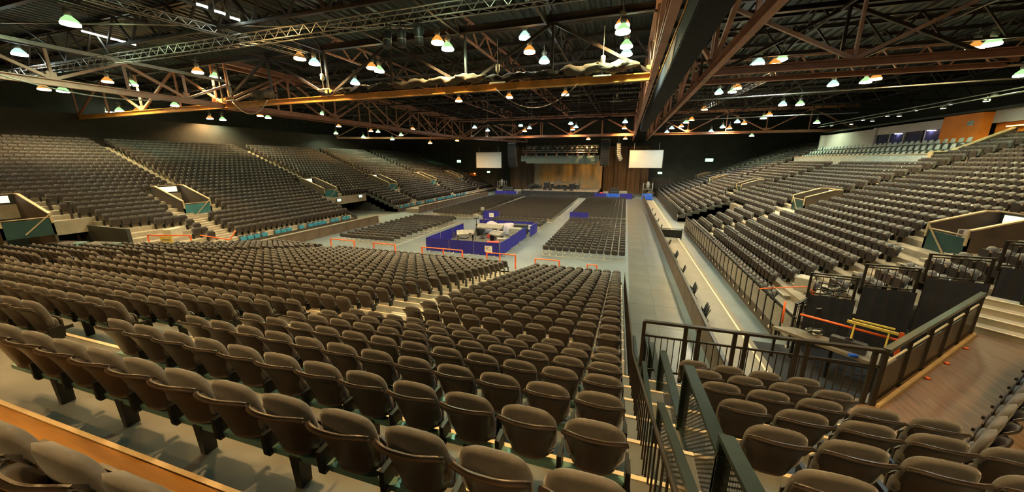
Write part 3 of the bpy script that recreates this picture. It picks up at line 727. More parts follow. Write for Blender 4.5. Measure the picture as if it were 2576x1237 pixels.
# front row of the left stand: blue undersides of tipped seats
bp = thing('blue_chair', 'x', 'seat', (0, 0, 0), 0, 'blue seats along the front of the left stand')
m = MB(); m.prism([(-.21, .42), (.21, .42), (.23, .74), (.19, .86), (-.19, .86), (-.23, .74)], 1, -.13, -.05); link('backrest', m.mesh('backrest', M['fabric']), bp)
m = MB(); m.prism([(-.24, .33), (.24, .33), (.24, .72), (.21, .75), (-.21, .75), (-.24, .72)], 1, .10, .22); link('seat_pan', m.mesh('seat_pan', M['blueseat']), bp)
m = MB(); bracket(m); link('bracket', m.mesh('bracket', M['black']), bp)
ys = [20.6, 21.2, 21.8, 22.5, 23.8, 24.4, 25.0, 26.4, 27.5, 28.1, 28.7, 29.3, 30.5, 31.1, 32.2, 32.8] + [43.3, 44.4, 45.0, 46.3, 47.9, 48.5, 50.4, 51.2, 51.8, 52.4, 54.2, 54.8, 55.4, 56.0, 57.2, 57.8, 58.4, 59.0, 59.6, 60.2, 61.8, 62.4, 63.6, 64.8, 65.4]
for q, y in enumerate(ys):
    lab = 'tipped seat with a bright blue underside in the left stand, %s along the front row' % ordinal(q + 1)
    if q == 0: bp.location = (LX0 + .35, y, .1); bp.rotation_euler = (0, 0, -PI / 2); bp['label'] = lab
    else: dup(bp, (LX0 + .35, y, .1), -PI / 2, lab)
# seat beams of the nearest rows, teal steel on black brackets
for i in range(-1, 7):
    for (xa, xb, wd) in ((-6.45, .2, 'right of the aisle'), (-20.2, -7.95, 'left of the aisle')):
        if i == -1 and xa < -10: continue
        if i == -1: xa, xb = -5, -1.2
        z = NEAR[i][1]; t = thing('seat_beam', 'teal steel beam under the %s row of seats %s' % (row_word(i), wd), 'seat beam', (0, 0, 0), 0, 'seat beams of the near rows')
        MB().bar((xa, near_y(i, xa) + .07, z + .29), (xb, near_y(i, xb) + .07, z + .29), .07, .05).build('rail', M['seatbeam'], t)
        x = xb - .3
        while x > xa:
            y = near_y(i, x) + .07; m = MB(); m.prism([(x - .05, z + .30), (x + .05, z + .30), (x + .04, z + .16), (x + .03, z), (x - .03, z), (x - .04, z + .16)], 1, y - .05, y + .05)
            m.build('bracket', M['black'], t); x -= 1.1
# ------------------------------------------------------------------ chairs on the arena floor
FC = {}
m = MB(); pillow(m, 0, -.20, .66, .225, .21, .04, 3, 18, 5, .14, .4, 0); FC['backrest'] = m.mesh('backrest', M['chairback'])
m = MB(); pillow(m, 0, .13, .57, .22, .18, .04, 2, 14, 5, -.1, 0, 0); FC['seat'] = m.mesh('seat', M['chairback'])
def fc_leg(sx):
    m = MB(); m.bar((sx * .22, -.14, .42), (sx * .22, -.20, .03), .03, .03); m.bar((sx * .22, -.25, .02), (sx * .22, .22, .02), .05, .04); m.bar((sx * .22, -.14, .42), (sx * .22, .14, .40), .03, .03); m.bar((sx * .22, .12, .40), (sx * .22, .18, .03), .03, .03)
    return m
FC['side_frame'] = fc_leg(-1).mesh('side_frame', M['creamsteel'])
m = MB(); m.bx(-.26, .26, -.27, -.23, .0, .045); FC['base_rail'] = m.mesh('base_rail', M['creamsteel'])
blocks = [('near right', -6.2, .45, 26.0, 41.5), ('far right', -6.4, .45, 44.2, 66.8), ('far middle', -18.0, -8.1, 41.0, 67.2), ('far left', -25.0, -18.9, 41.2, 66.6), ('near left', -24.8, -19.0, 24.8, 37.4), ('behind the mixing desk', -15.0, -8.2, 35.6, 38.6)]
fl = []
for nm, x0, x1, y0, y1 in blocks:
    nx = int((x1 - x0) / .525); ny = int((y1 - y0) / .92) + 1
    for j in range(ny):
        for i in range(nx): fl.append((x1 - .26 - .525 * i, y0 + .92 * j, nm, j + 1, i + 1))
fl.sort(key=lambda p: math.hypot(p[0], p[1], 6.8))
# the three hundred that show largest stand as chairs of their own
fp = thing('floor_chair', 'x', 'chair', (0, 0, 0), 0, 'linked chairs on the arena floor')
for nm, me in FC.items(): link(nm, me, fp)
frest = []
for q, (x, y, nm, j, i) in enumerate(fl):
    if q < 295:
        lab = 'black linked chair, %s floor block, %s row from back, %s from right' % (nm, ordinal(j), ordinal(i))
        if q == 0: fp.location = (x, y, 0); fp['label'] = lab
        else: dup(fp, (x, y, 0), 0, lab)
    else: frest.append((x, y, 0.0, 0.0))
def far_chair():
    m = MB(); m.cm = 0
    m.prism([(-.215, .44), (.215, .44), (.225, .78), (.19, .86), (-.19, .86), (-.225, .78)], 1, -.26, -.18)
    m.prism([(-.2, .40), (.2, .40), (.2, .72), (-.2, .72)], 1, .10, .18)
    m.cm = 1; m.bx(-.26, .26, -.27, -.23, 0, .045); m.bx(-.235, -.205, -.25, .22, .0, .04); m.bx(-.235, -.205, -.18, -.14, .04, .44); m.bx(-.235, -.205, .12, .15, .04, .42)
    return m
batch_object('floor_chair_rows', [batch('', far_chair(), frest, 0, 0, 0)], [M['chairback'], M['creamsteel']], 'dense rows of black linked chairs in the farther floor blocks', 'chairs')
# pale floor strips beside the far blocks
for q, (x, y0, y1, lab) in enumerate(((-18.72, 41, 66.6, 'cream floor rail along the aisle side of the far left chair block'), (-18.15, 41, 67, 'cream floor rail along the left side of the far middle chair block'), (-7.95, 41, 67, 'cream floor rail along the right side of the far middle chair block'), (-18.85, 24.6, 37.4, 'cream floor rail along the near left chair block'))):
    tag(MB().bx(x - .03, x + .03, y0, y1, 0, .05).bx(x - .05, x + .05, y0, y0 + .1, 0, .07).build('floor_rail', M['creamsteel']), lab, 'rail')

# ------------------------------------------------------------------ crowd barriers with blue covers round the mixing desk
def barrier(a, b, h, label, cover, sign=None, group='blue covered crowd barriers'):
    a, b = Vector((*a, 0)), Vector((*b, 0)); L_ = (b - a).length; rz = math.atan2((b - a).y, (b - a).x)
    t = thing('crowd_barrier', label, 'barrier', a, rz, group)
    m = MB(); m.tube([(.03, 0, .1), (.03, 0, h - .05), (.08, 0, h), (L_ - .08, 0, h), (L_ - .03, 0, h - .05), (L_ - .03, 0, .1)], .02, 6); m.bar((.03, 0, .16), (L_ - .03, 0, .16), .03, .03); m.build('frame', M['galv'], t)
    n = 18; P = []
    for z in (.12, h * .5, h - .02, h + .03):
        P.append([(.02 + (L_ - .04) * k / n, -.03 + .012 * math.sin(k * 1.9 + z * 3), z) for k in range(n + 1)])
    for z in (h - .02, h * .5, .12): P.append([(.02 + (L_ - .04) * k / n, .035 + .012 * math.sin(k * 1.7 + z * 2), z) for k in range(n + 1)])
    m = MB(); m.grid(P, False, False); m.build('cover', cover, t)
    for s_ in (.18, .82):
        m = MB(); m.bar((L_ * s_, -.32, .02), (L_ * s_, .32, .02), .05, .03); m.bar((L_ * s_, -.3, .02), (L_ * s_, 0, .2), .03, .03); m.build('foot', M['galv'], t)
    if sign:
        x0, w_, h_ = sign
        s_ = MB().bx(x0, x0 + w_, -.062, -.050, h * .5 - h_ / 2 + .08, h * .5 + h_ / 2 + .08).build('sign', M['paper'], t)
        m = MB()
        for k, ww in enumerate((.55, .35, .7)): m.bx(x0 + w_ * .12, x0 + w_ * (.12 + ww), -.066, -.062, h * .5 + .08 + h_ * (.22 - .2 * k), h * .5 + .08 + h_ * (.30 - .2 * k))
        m.build('print', M['ink'], s_)
    return t
mx0, mx1, my0, my1 = -15.25, -8.8, 24.0, 33.4
W3 = (mx1 - mx0) / 3
for k, w_ in enumerate(('left', 'middle', 'right')):
    barrier((mx0 + W3 * k, my0), (mx0 + W3 * (k + 1), my0 + .0), 1.15, 'blue covered crowd barrier, %s of the three facing the camera before the mixing desk' % w_, M['bluecover'], (.95, .62, .5) if k == 2 else None)
for k in range(3): barrier((mx1, my0 + .05 + 2.35 * k), (mx1 + .12, my0 + 2.35 * (k + 1)), 1.15, 'creased blue crowd barrier on the right side of the mixing desk, %s from the camera' % ordinal(k + 1), M['bluecover'])
barrier((mx1 + .4, 31.6), (mx1 + .5, 33.9), 1.15, 'blue crowd barrier standing out at the far right corner of the mixing desk', M['bluecover'])
for k in range(3): barrier((mx0, my0 + .05 + 2.35 * k), (mx0, my0 + 2.35 * (k + 1)), 1.15, 'blue crowd barrier on the left side of the mixing desk, %s from the camera' % ordinal(k + 1), M['bluecover'])
for k in range(3): barrier((mx0 + .6 + 2.05 * k, 33.8), (mx0 + 2.6 + 2.05 * k, 33.8), 1.15, 'blue crowd barrier at the back of the mixing desk, %s from the left' % ordinal(k + 1), M['bluecover'], (1.2, .6, .5) if k == 2 else None)
barrier((-16.9, 40.2), (-14.7, 40.2), 1.15, 'blue crowd barrier with a white notice standing alone behind the mixing desk', M['bluecover'], (.85, .6, .5))
barrier((-6.2, 42.3), (-3.9, 42.3), 1.15, 'plain blue crowd barrier standing between the right floor blocks', M['bluecover'])
for k in range(2): barrier((-26.4 + 2.45 * k, 69.6), (-24.0 + 2.45 * k, 69.6), 1.1, 'blue crowd barrier left of the stage, %s one' % ('left' if k == 0 else 'right'), M['bluecover'])
for k in range(3): barrier((-5.6 + 2.4 * k, 69.8 + .25 * k), (-3.25 + 2.4 * k, 69.9 + .25 * k), 1.1, 'blue crowd barrier right of the stage, %s from the stage' % ordinal(k + 1), M['blue2'] if k == 1 else M['bluecover'])

# ------------------------------------------------------------------ orange guard rails
def guard(pts, label, r=.04, posts=None, z0=0.0, group='orange guard rails'):
    t = thing('guard_rail', label, 'guard rail', (0, 0, 0), 0, group)
    MB().tube(pts, r, 6).build('top_rail', M['orange'], t)
    for p in (posts if posts is not None else [pts[0], pts[-1]]): MB().bar((p[0], p[1], z0), (p[0], p[1], p[2]), .09, .06).build('post', M['orange'], t)
guard([(-14.2, 21.75, 1.0), (-10.85, 21.75, 1.0)], 'pinkish orange guard rail before the left blue barriers', posts=[(-14.2, 21.75, 1.0), (-12.4, 21.75, 1.0), (-10.85, 21.75, 1.0)])
guard([(-8.94, 21.75, 1.0), (-6.8, 21.75, 1.0)], 'tall orange guard rail at the foot of the stepped aisle', posts=[(-8.94, 21.75, 1.0), (-7.95, 21.75, 1.0), (-6.8, 21.75, 1.0)])
guard([(-23.0, 21.85, 1.0), (-20.6, 21.85, 1.0)], 'orange guard rail before the near left floor block, left one')
guard([(-18.6, 21.75, 1.0), (-16.6, 21.75, 1.0)], 'orange guard rail before the near left floor block, right one')
guard([(-5.6, 22.6, .62), (-3.9, 22.6, .62)], 'long low orange guard rail behind the near right floor block')
guard([(-1.95, 22.3, .62), (-1.35, 22.3, .62)], 'short low orange guard rail behind the near right floor block')

# ------------------------------------------------------------------ gear on the mixing platform
def bevel_box(m, x0, x1, y0, y1, z0, z1, c=.03):
    m.prism([(x0 + c, z0), (x1 - c, z0), (x1, z0 + c), (x1, z1 - c), (x1 - c, z1), (x0 + c, z1), (x0, z1 - c), (x0, z0 + c)], 1, y0, y1)
def flight_case(loc, d, label, mm, rz=0.0, trim=None, cat='case', name='flight_case', lid=.3):
    t = thing(name, label, cat, loc, rz); x, y, z = d
    m = MB(); bevel_box(m, -x / 2, x / 2, -y / 2, y / 2, .1, z * (1 - lid)); m.build('body', mm, t)
    m = MB(); bevel_box(m, -x / 2, x / 2, -y / 2, y / 2, z * (1 - lid) + .015, z); m.build('lid', mm, t)
    m = MB(); m.bx(-x / 2 - .012, x / 2 + .012, -y / 2 - .012, y / 2 + .012, z * (1 - lid) - .02, z * (1 - lid) + .02); m.build('edge_trim', trim or M['galv'], t)
    for i in (-1, 1):
        for j in (-1, 1): MB().lathe([(.04, 0), (.05, .03), (.05, .07), (.03, .1)], (i * (x / 2 - .1), j * (y / 2 - .1), 0), 7).build('wheel', M['black'], t)
    return t
struct('floor_mix_platform', MB().bx(mx0 + .5, mx1 - .6, my0 + 1.2, 33.0, 0, .16), M['greyfloor'])
PZ = .16
def desk(loc, w_, d_, h_, label, top, rz=0.0, faders=True):
    t = thing('mixing_desk', label, 'mixing desk', loc, rz)
    m = MB(); m.prism([(-d_ / 2, h_ - .12), (d_ / 2, h_ - .12), (d_ / 2, h_ + .22), (d_ / 2 - .12, h_ + .22), (-d_ / 2, h_)], 0, -w_ / 2, w_ / 2); m.build('console', top, t)
    for s_ in (-1, 1): MB().bx(s_ * (w_ / 2 - .1) - .05, s_ * (w_ / 2 - .1) + .05, -d_ / 2 + .1, d_ / 2 - .1, 0, h_ - .12).build('leg', M['black'], t)
    if faders:
        m = MB()
        for k in range(int(w_ / .12)): m.bar((-w_ / 2 + .1 + .12 * k, -d_ / 2 + .08, h_ + .025), (-w_ / 2 + .1 + .12 * k, d_ / 2 - .2, h_ + .20), .02, .02)
        m.build('fader', M['case'], t)['kind'] = 'stuff'
desk((-12.2, 30.6, PZ), 2.6, .9, .9, 'pale main sound desk in the middle of the mixing area', M['greycase'])
desk((-13.3, 27.4, PZ), 1.5, .75, .85, 'grey lighting desk on the left of the mixing area', M['greycase'], .5)
desk((-10.6, 28.2, PZ), 1.3, .7, .8, 'light grey desk on the right of the mixing area', M['greycase'], -.4)
t = thing('dust_cover', 'lilac dust cover draped over the long rear desk', 'dust cover', (-11.6, 32.0, PZ))
P = []
for j in range(9):
    row = []
    for i in range(15):
        x = -1.5 + 3.0 * i / 14; y = -.55 + 1.1 * j / 8; pk = .28 * max(0, 1 - abs(x + 1.1) * 1.6) + .16 * max(0, 1 - abs(x - .9)); edge = max(abs(x) / 1.5, abs(y) / .55)
        row.append((x * (1 + .03 * (edge > .95)), y, (.95 + pk + .02 * math.sin(i * 2.1 + j)) if edge < .9 else (.55 if edge < .99 else .05) + .02 * math.sin(i)))
    P.append(row)
m = MB(); m.grid(P); m.build('cloth', M['cover'], t)
def office_chair(loc, rz, label):
    t = thing('office_chair', label, 'chair', loc, rz)
    m = MB(); pillow(m, 0, -.22, .78, .24, .30, .05, 3, 14, 4, .1, .3); m.build('backrest', M['blackcloth'], t)
    m = MB(); m.lathe([(.16, .42), (.25, .44), (.26, .50), (.2, .53)], n=12); m.build('seat', M['blackcloth'], t)
    m = MB(); m.tube([(0, 0, .08), (0, 0, .44)], .03); m.bar((0, -.05, .46), (0, -.24, .6), .06, .03); m.build('column', M['black'], t)
    m = MB()
    for k in range(5): a = 2 * PI * k / 5; m.bar((0, 0, .1), (.3 * math.cos(a), .3 * math.sin(a), .05), .05, .04)
    m.build('star_base', M['black'], t)
office_chair((-11.2, 29.4, PZ), .3, 'black office chair right of centre in the mixing area'); office_chair((-12.4, 29.2, PZ), -.4, 'black office chair left of centre in the mixing area')
flight_case((-9.7, 31.0, PZ), (1.1, .8, .85), 'pale flight case at the right of the mixing area', M['greycase'])
flight_case((-9.5, 32.2, PZ), (1.3, .8, 1.0), 'dark flight case with green edges in the mixing area', M['case'], 0, M['greencase'])
flight_case((-9.7, 27.0, PZ), (.8, .6, .7), 'small grey case at the right front of the mixing area', M['greycase'], .2)
flight_case((-10.2, 26.2, PZ), (1.0, .5, .55), 'low grey case with a dark red face at the right front of the mixing area', M['redcloth'], .3)
flight_case((-12.6, 26.1, PZ), (.9, .5, .4), 'low black case in the middle front of the mixing area', M['case'], .5)
flight_case((-14.2, 28.9, PZ), (.8, .6, .75), 'grey case at the left of the mixing area', M['greycase'])
flight_case((-11.0, 25.6, PZ), (1.1, .45, .22), 'flat brown case lying near the front barrier', M['walnut'], .1)
flight_case((-13.6, 31.8, PZ), (1.0, .6, .9), 'dark rack case at the left back of the mixing area', M['case'])
tag(MB().prism([(-.35, 0), (.35, 0), (.28, .35), (-.28, .35)], 1, -.2, .2).build('red_bag', M['redcloth']), 'small red bag beside the office chairs', 'bag').location = (-11.8, 29.9, PZ + .02)
def tripod_spot(loc, h, label, rz):
    """follow spot: lamp head on a tripod stand"""
    t = thing('follow_spot', label, 'spotlight', loc, rz)
    for k in range(3):
        a = 2 * PI * k / 3 + .4; MB().bar((0, 0, h * .55), (.5 * math.cos(a), .5 * math.sin(a), 0), .04, .04).build('leg', M['bronze'], t)
    MB().tube([(0, 0, h * .4), (0, 0, h)], .03).build('pole', M['black'], t)
    m = MB(); m.tube([(0, -.45, h + .05), (0, -.4, h + .1), (0, .25, h + .16), (0, .45, h + .18)], [.12, .17, .17, .13], 10); m.build('lamp_head', M['greycase'], t)
    MB().bx(-.16, .16, -.62, -.30, h + .1, h + .4).build('lamp_house', M['galv'], t)
    m = MB(); m.bar((-.2, 0, h - .08), (-.2, 0, h + .2), .03, .05); m.bar((.2, 0, h - .08), (.2, 0, h + .2), .03, .05); m.bar((-.2, 0, h - .08), (.2, 0, h - .08), .05, .03); m.build('yoke', M['black'], t)
tripod_spot((-13.9, 33.0, PZ), 2.1, 'follow spot on a tall tripod at the left back of the mixing area', .3)
tripod_spot((-12.9, 29.0, PZ), 2.0, 'follow spot on a tripod in the middle of the mixing area', .2)
for q, (x, y, l) in enumerate(((-14.0, 26.6, 'left'), (-12.6, 26.9, 'middle'), (-13.2, 25.7, 'front'))):
    t = thing('folding_stand', 'brown folding tripod stand in the mixing area, %s one' % l, 'stand', (x, y, PZ)); 
    for k in range(3): a = 2 * PI * k / 3 + q; MB().bar((0, 0, .95), (.35 * math.cos(a), .35 * math.sin(a), 0), .035, .035).build('leg', M['walnut'], t)
    MB().lathe([(.05, .92), (.14, .95), (.14, .98), (.04, 1.0)], n=8).build('head', M['black'], t)
# ------------------------------------------------------------------ stage end
SY = 71.0
t = thing('stage', 'black fronted stage with a grey deck at the far end', 'stage')
MB().bx(-20.6, -5.2, SY, 82, 0, 1.18).build('skirt', M['blackcloth'], t)
deck = struct_root  # deck boards below
for k in range(6):
    x0 = -20.7 + 2.6 * k; MB().bx(x0 + .01, x0 + 2.59, SY - .05, 82, 1.18, 1.30).build('deck_panel', M['plyfloor'], t)
SZ = 1.30
# backdrop: mottled painted cloth
bm = bpy.data.materials.new('painted_backdrop'); bm.use_nodes = True; nt = bm.node_tree; b = nt.nodes['Principled BSDF']; b.inputs['Roughness'].default_value = .9
tc = nt.nodes.new('ShaderNodeTexCoord'); mp = nt.nodes.new('ShaderNodeMapping'); mp.inputs['Scale'].default_value = (1, 1, .55); nt.links.new(tc.outputs['Object'], mp.inputs[0])
nz = nt.nodes.new('ShaderNodeTexNoise'); nz.inputs['Scale'].default_value = .28; nz.inputs['Detail'].default_value = 7; nz.inputs['Roughness'].default_value = .6; nt.links.new(mp.outputs[0], nz.inputs['Vector'])
cr = nt.nodes.new('ShaderNodeValToRGB'); nt.links.new(nz.outputs['Fac'], cr.inputs[0]); e = cr.color_ramp.elements
e[0].position = .36; e[0].color = (.11, .14, .12, 1); e[1].position = .70; e[1].color = (.40, .23, .05, 1); e2 = cr.color_ramp.elements.new(.5); e2.color = (.22, .16, .09, 1)
nt.links.new(cr.outputs[0], b.inputs['Base Color'])
m = MB(); P = [[(-20.6 + 15.6 * i / 40, 81.0 + .10 * math.sin(i * 1.7) + .04 * math.sin(i * .6), z) for i in range(41)] for z in (SZ, 3, 5, 7.4)]
m.grid(P); o = m.build('backdrop_cloth', bm); tag(o, 'mottled ochre and grey painted backdrop cloth hanging behind the stage', 'backdrop')
# brown drapes either side, each a pleated length
def drape(x0, x1, y, z0, z1, label, mm, amp=.18, pl=1.1):
    n = max(8, int((x1 - x0) / .16)); P = []
    for z in (z0, (z0 + z1) / 2, z1): P.append([(x0 + (x1 - x0) * i / n, y + amp * math.sin(2 * PI * (x0 + (x1 - x0) * i / n) / pl) * (1.1 if z == z0 else .9), z) for i in range(n + 1)])
    m = MB(); m.grid(P); Pb = [[(p[0], p[1] + .04, p[2]) for p in r] for r in P]; m.grid(Pb)
    return tag(m.build('drape', mm), label, 'drape', 'tall drapes beside the stage')
for q, (x0, x1) in enumerate(((-27.5, -24.6), (-24.5, -21.0), (-4.9, -2.6), (-2.5, .2), (.3, 3.2), (3.3, 4.9))):
    drape(x0, x1, 83.6, 0, 10.5, 'tall brown drape %s the stage, %s of that side from the left' % ('left of' if q < 2 else 'right of', ordinal(q + 1 if q < 2 else q - 1)), M['drape'])
# projection screens
def screen(x0, x1, z0, z1, y, label, rz=0.0):
    t = thing('projection_screen', label, 'screen', ((x0 + x1) / 2, y, (z0 + z1) / 2), rz, 'projection screens'); w_, h_ = (x1 - x0) / 2, (z1 - z0) / 2
    MB().bx(-w_, w_, 0, .03, -h_, h_).build('fabric', M['screen'], t)
    for a in ((-w_ - .12, -w_, -h_ - .12, h_ + .12), (w_, w_ + .12, -h_ - .12, h_ + .12), (-w_, w_, h_, h_ + .12), (-w_, w_, -h_ - .12, -h_)): MB().bx(a[0], a[1], -.06, .06, a[2], a[3]).build('frame_bar', M['brownwall'], t)
    for s_ in (-.75, .75): MB().tube([(w_ * s_, 0, h_ + .1), (w_ * s_, 0, h_ + 1.4)], .05).build('hanger', M['galv'], t)
screen(-33.4, -27.2, 5.75, 9.2, 76, 'white projection screen hanging left of the stage'); screen(.55, 6.8, 5.95, 9.35, 76, 'white projection screen hanging right of the stage')
# hanging loudspeaker arrays, each box a part
def line_array(x, y, ztop, n, w_, bh, curve, label, rz=0.0, mm=None):
    t = thing('line_array', label, 'loudspeaker', (x, y, ztop), rz, 'hanging loudspeaker arrays'); yy = zz = 0.0; a = 0.0
    MB().bx(-w_ / 2, w_ / 2, -.35, .3, .05, .14).build('bumper_frame', M['galv'], t)
    for s_ in (-.3, .3): MB().tube([(w_ * s_, 0, .1), (w_ * s_, 0, 1.3)], .02).build('chain', M['galv'], t)
    for k in range(n):
        a = curve * (k / n) ** 2
        c = Vector((0, yy, zz - bh / 2)); m = MB()
        ca, sa = math.cos(a), math.sin(a); pts = []
        for (py, pz) in ((-.38, bh / 2 - .015), (.32, bh / 2 - .06), (.32, -bh / 2 + .06), (-.38, -bh / 2 + .015)): pts.append((c.y + py * ca - pz * sa, c.z + py * sa + pz * ca))
        m.prism(pts, 0, -w_ / 2, w_ / 2); cab = m.build('cabinet', mm or M['case'], t)
        m = MB(); p0 = Vector((0, c.y - .39 * ca, c.z - .39 * sa)); m.bar(p0 + Vector((-w_ / 2 + .08, 0, 0)), p0 + Vector((w_ / 2 - .08, 0, 0)), .02, bh - .1, (0, -sa, ca)); m.build('grille', M['black'], cab)
        zz -= bh * math.cos(a); yy += bh * math.sin(a)
    return t
line_array(-22.3, 69, 10.7, 11, 1.75, .42, .55, 'black loudspeaker array hanging at the left of the stage', -.12)
line_array(-3.95, 69, 11.1, 11, 1.6, .43, .0, 'straight black loudspeaker array hanging at the right of the stage', 0)
line_array(-1.6, 68, 10.3, 9, .8, .33, 1.0, 'short curved side loudspeaker array right of the main ones', -1.2, M['greycase'])
# header scrim and lighting bridge over the stage
t = thing('header_scrim', 'grey green fabric header slung over the stage opening', 'header', (-13.7, 74, 0))
MB().bx(-8.2, 8.3, 0, .5, 7.2, 8.4).build('front_panel', M['led'], t); MB().bx(-7.1, 7.9, .1, .6, 6.75, 7.2).build('lower_valance', M['led'], t)
box_truss((-21.3, 73.3, 9.2), (-5.6, 73.3, 9.2), .5, 30, 'front lighting truss above the stage header', M['alu'], .035)
box_truss((-21.3, 75.5, 10.2), (-5.6, 75.5, 10.2), .5, 30, 'rear lighting truss above the stage header', M['alu'], .035)
def head(loc, label, mm):
    t = thing('moving_head', label, 'stage light', loc, random.uniform(-.5, .5), 'stage lights on the bridge')
    MB().bx(-.16, .16, -.13, .13, .5, .66).build('base', M['black'], t)
    m = MB(); m.bx(-.2, -.15, -.06, .06, .1, .55); m.bx(.15, .2, -.06, .06, .1, .55); m.build('yoke', mm, t)
    m = MB(); m.tube([(0, .12, .3), (0, .05, .22), (0, -.12, .02), (0, -.16, -.04)], [.09, .14, .15, .13], 8); m.build('head', mm, t)
for k in range(16): head((-20.8 + 1.0 * k, 73.2, 9.75), 'small stage light standing on the front lighting truss, %s from the left' % ordinal(k + 1), M['alu'] if k % 3 else M['case'])
for k in range(12): head((-20.4 + 1.3 * k, 75.4, 9.2), 'small dark stage light hung under the rear lighting truss, %s from the left' % ordinal(k + 1), M['case'])
for k in range(14): head((-20.6 + 1.1 * k, 73.4, 8.35), 'small stage light hung below the front lighting truss, %s from the left' % ordinal(k + 1), M['case'] if k % 2 else M['redsteel'])
# backline
def amp(loc, d, label, rz=0.0, mm=None):
    t = thing('amplifier_cabinet', label, 'amplifier', loc, rz); x, y, z = d
    m = MB(); bevel_box(m, -x / 2, x / 2, -y / 2, y / 2, 0, z); m.build('cabinet', mm or M['case'], t)
    MB().bx(-x / 2 + .06, x / 2 - .06, -y / 2 - .02, -y / 2, .06, z - .22).build('grille', M['blackcloth'], t); MB().bx(-x / 2 + .08, x / 2 - .08, -y / 2 - .015, -y / 2, z - .17, z - .06).build('control_panel', M['galv'], t)
amp((-16.6, 76.5, SZ), (1.2, .7, 1.5), 'tall black amplifier left of the drum riser'); amp((-15.4, 76.8, SZ), (.9, .6, 1.3), 'grey amplifier beside the drum riser', 0, M['greycase'])
amp((-11.0, 76.6, SZ), (1.2, .7, 1.3), 'black amplifier right of the drum riser'); amp((-9.9, 76.9, SZ), (1.0, .6, 1.1), 'low black amplifier at the right of the backline')
amp((-18.4, 76.0, SZ), (1.4, .7, .9), 'wide black amplifier at the left end of the backline'); amp((-19.4, 75.0, SZ), (.8, .6, .7), 'small black amplifier near the left stage edge', .4)
t = thing('draped_drum_kit', 'drum kit covered by a pale cloth in the middle of the stage', 'drum kit', (-13.4, 77.0, SZ))
MB().bx(-1.5, 1.5, -1.0, 1.0, 0, .45).build('riser', M['blackcloth'], t)
for q, (x, y, r, h) in enumerate(((-.6, -.3, .3, .9), (.5, -.3, .3, .85), (0, -.5, .42, .8), (.9, .1, .28, .7))): MB().lathe([(r, .46), (r + .02, .5), (r + .02, h), (r, h + .03)], (x, y, 0), 10).build('drum', M['case'], t)
P = [[(-1.4 + 2.8 * i / 12, -.55 + 1.1 * j / 5, 1.55 + .25 * math.sin(i * .55 - .6) + .05 * math.sin(j * 2.3 + i)) for i in range(13)] for j in range(6)]
P = [[(p[0], -.75, .95 + .2 * math.sin(p[0] * 2)) for p in P[0]]] + P
m = MB(); m.grid(P); m.build('cloth', M['rawcloth'], t)
def mic_stand(loc, label, h=1.5):
    t = thing('microphone_stand', label, 'stand', loc); MB().lathe([(.15, 0), (.15, .03), (.03, .05)], n=10).build('base', M['black'], t)
    MB().tube([(0, 0, .04), (0, 0, h)], .012, 5).build('pole', M['galv'], t); MB().tube([(0, .3, h - .1), (0, -.25, h + .12)], .01, 5).build('boom', M['galv'], t)
for q, x in enumerate((-17.2, -12.6, -9.4)): mic_stand((x, 73.2, SZ), 'thin microphone stand at the front of the stage, %s from the left' % ordinal(q + 1))
def wedge(loc, label, rz=0.0):
    t = thing('stage_monitor', label, 'loudspeaker', loc, rz, 'wedge monitors along the stage edge')
    MB().prism([(-.28, 0), (.28, 0), (.28, .16), (-.02, .40), (-.28, .22)], 0, -.32, .32).build('cabinet', M['case'], t); MB().bar((-.28, .14, .30), (.28, .14, .30), .3, .02, (0, .6, 1)).build('grille', M['black'], t)
for q, x in enumerate((-18.9, -16.0, -14.8, -11.7, -10.4)): wedge((x, 71.8, SZ), 'black wedge monitor along the stage edge, %s from the left' % ordinal(q + 1), PI)
t = thing('cable_bundle', 'sloping bundle of cable covers at the left stage edge', 'cables', (-19.6, 73.5, SZ)); MB().tube([(-.8, 0, .1), (-.2, .3, .7), (.6, .6, 1.0), (1.6, .9, .6)], .25, 8).build('bundle', M['blackcloth'], t)
# heaps of cases either side of the stage
for q, (x, y, d, mm, l) in enumerate([(-26.6, 73.5, (1.4, .8, 1.0), 'greycase', 'pale case at the far left of the stage'), (-24.6, 73.2, (2.4, 1.0, 1.7), 'case', 'large black case stack left of the stage'), (-22.4, 73.6, (1.6, .9, 1.2), 'greycase', 'grey case against the left stage edge'), (-21.6, 72.4, (.9, .8, .8), 'case', 'small black case at the left stage corner'),
        (-3.6, 73.4, (1.0, .8, 1.2), 'greycase', 'grey case right of the stage edge'), (-2.0, 73.6, (1.6, .9, 1.9), 'case', 'tall black case right of the stage'), (-.2, 73.2, (1.5, .9, 1.4), 'greycase', 'large pale case right of the stage'), (1.4, 73.8, (1.2, .9, 1.0), 'case', 'dark case at the far right of the stage'), (-4.4, 72.4, (.5, .5, 1.1), 'redcloth', 'small red case at the right stage corner')]):
    flight_case((x, y, 0), d, l, M[mm], random.uniform(-.2, .2))
for sx, l in ((-27.4, 'left'), (4.6, 'right')):
    t = thing('spotlight_tower', 'small scaffold platform with a covered follow spot %s of the stage' % l, 'tower', (sx, 77, 0))
    for i in (-.9, .9):
        for j in (-.7, .7): MB().tube([(i, j, 0), (i, j, 2.9)], .04, 6).build('pole', M['galv'], t)
    MB().bx(-1, 1, -.8, .8, 1.55, 1.65).build('platform', M['plyfloor'], t)
    m = MB(); m.bar((-.9, -.7, .4), (.9, -.7, 1.5), .05, .05); m.bar((-.9, -.7, 2.7), (.9, -.7, 2.7), .05, .05); m.build('brace', M['galv'], t)
    m = MB(); m.lathe([(.2, 1.65), (.35, 1.9), (.4, 2.6), (.25, 3.0), (.1, 3.2)], n=10); m.build('covered_lamp', M['greycase'], t)
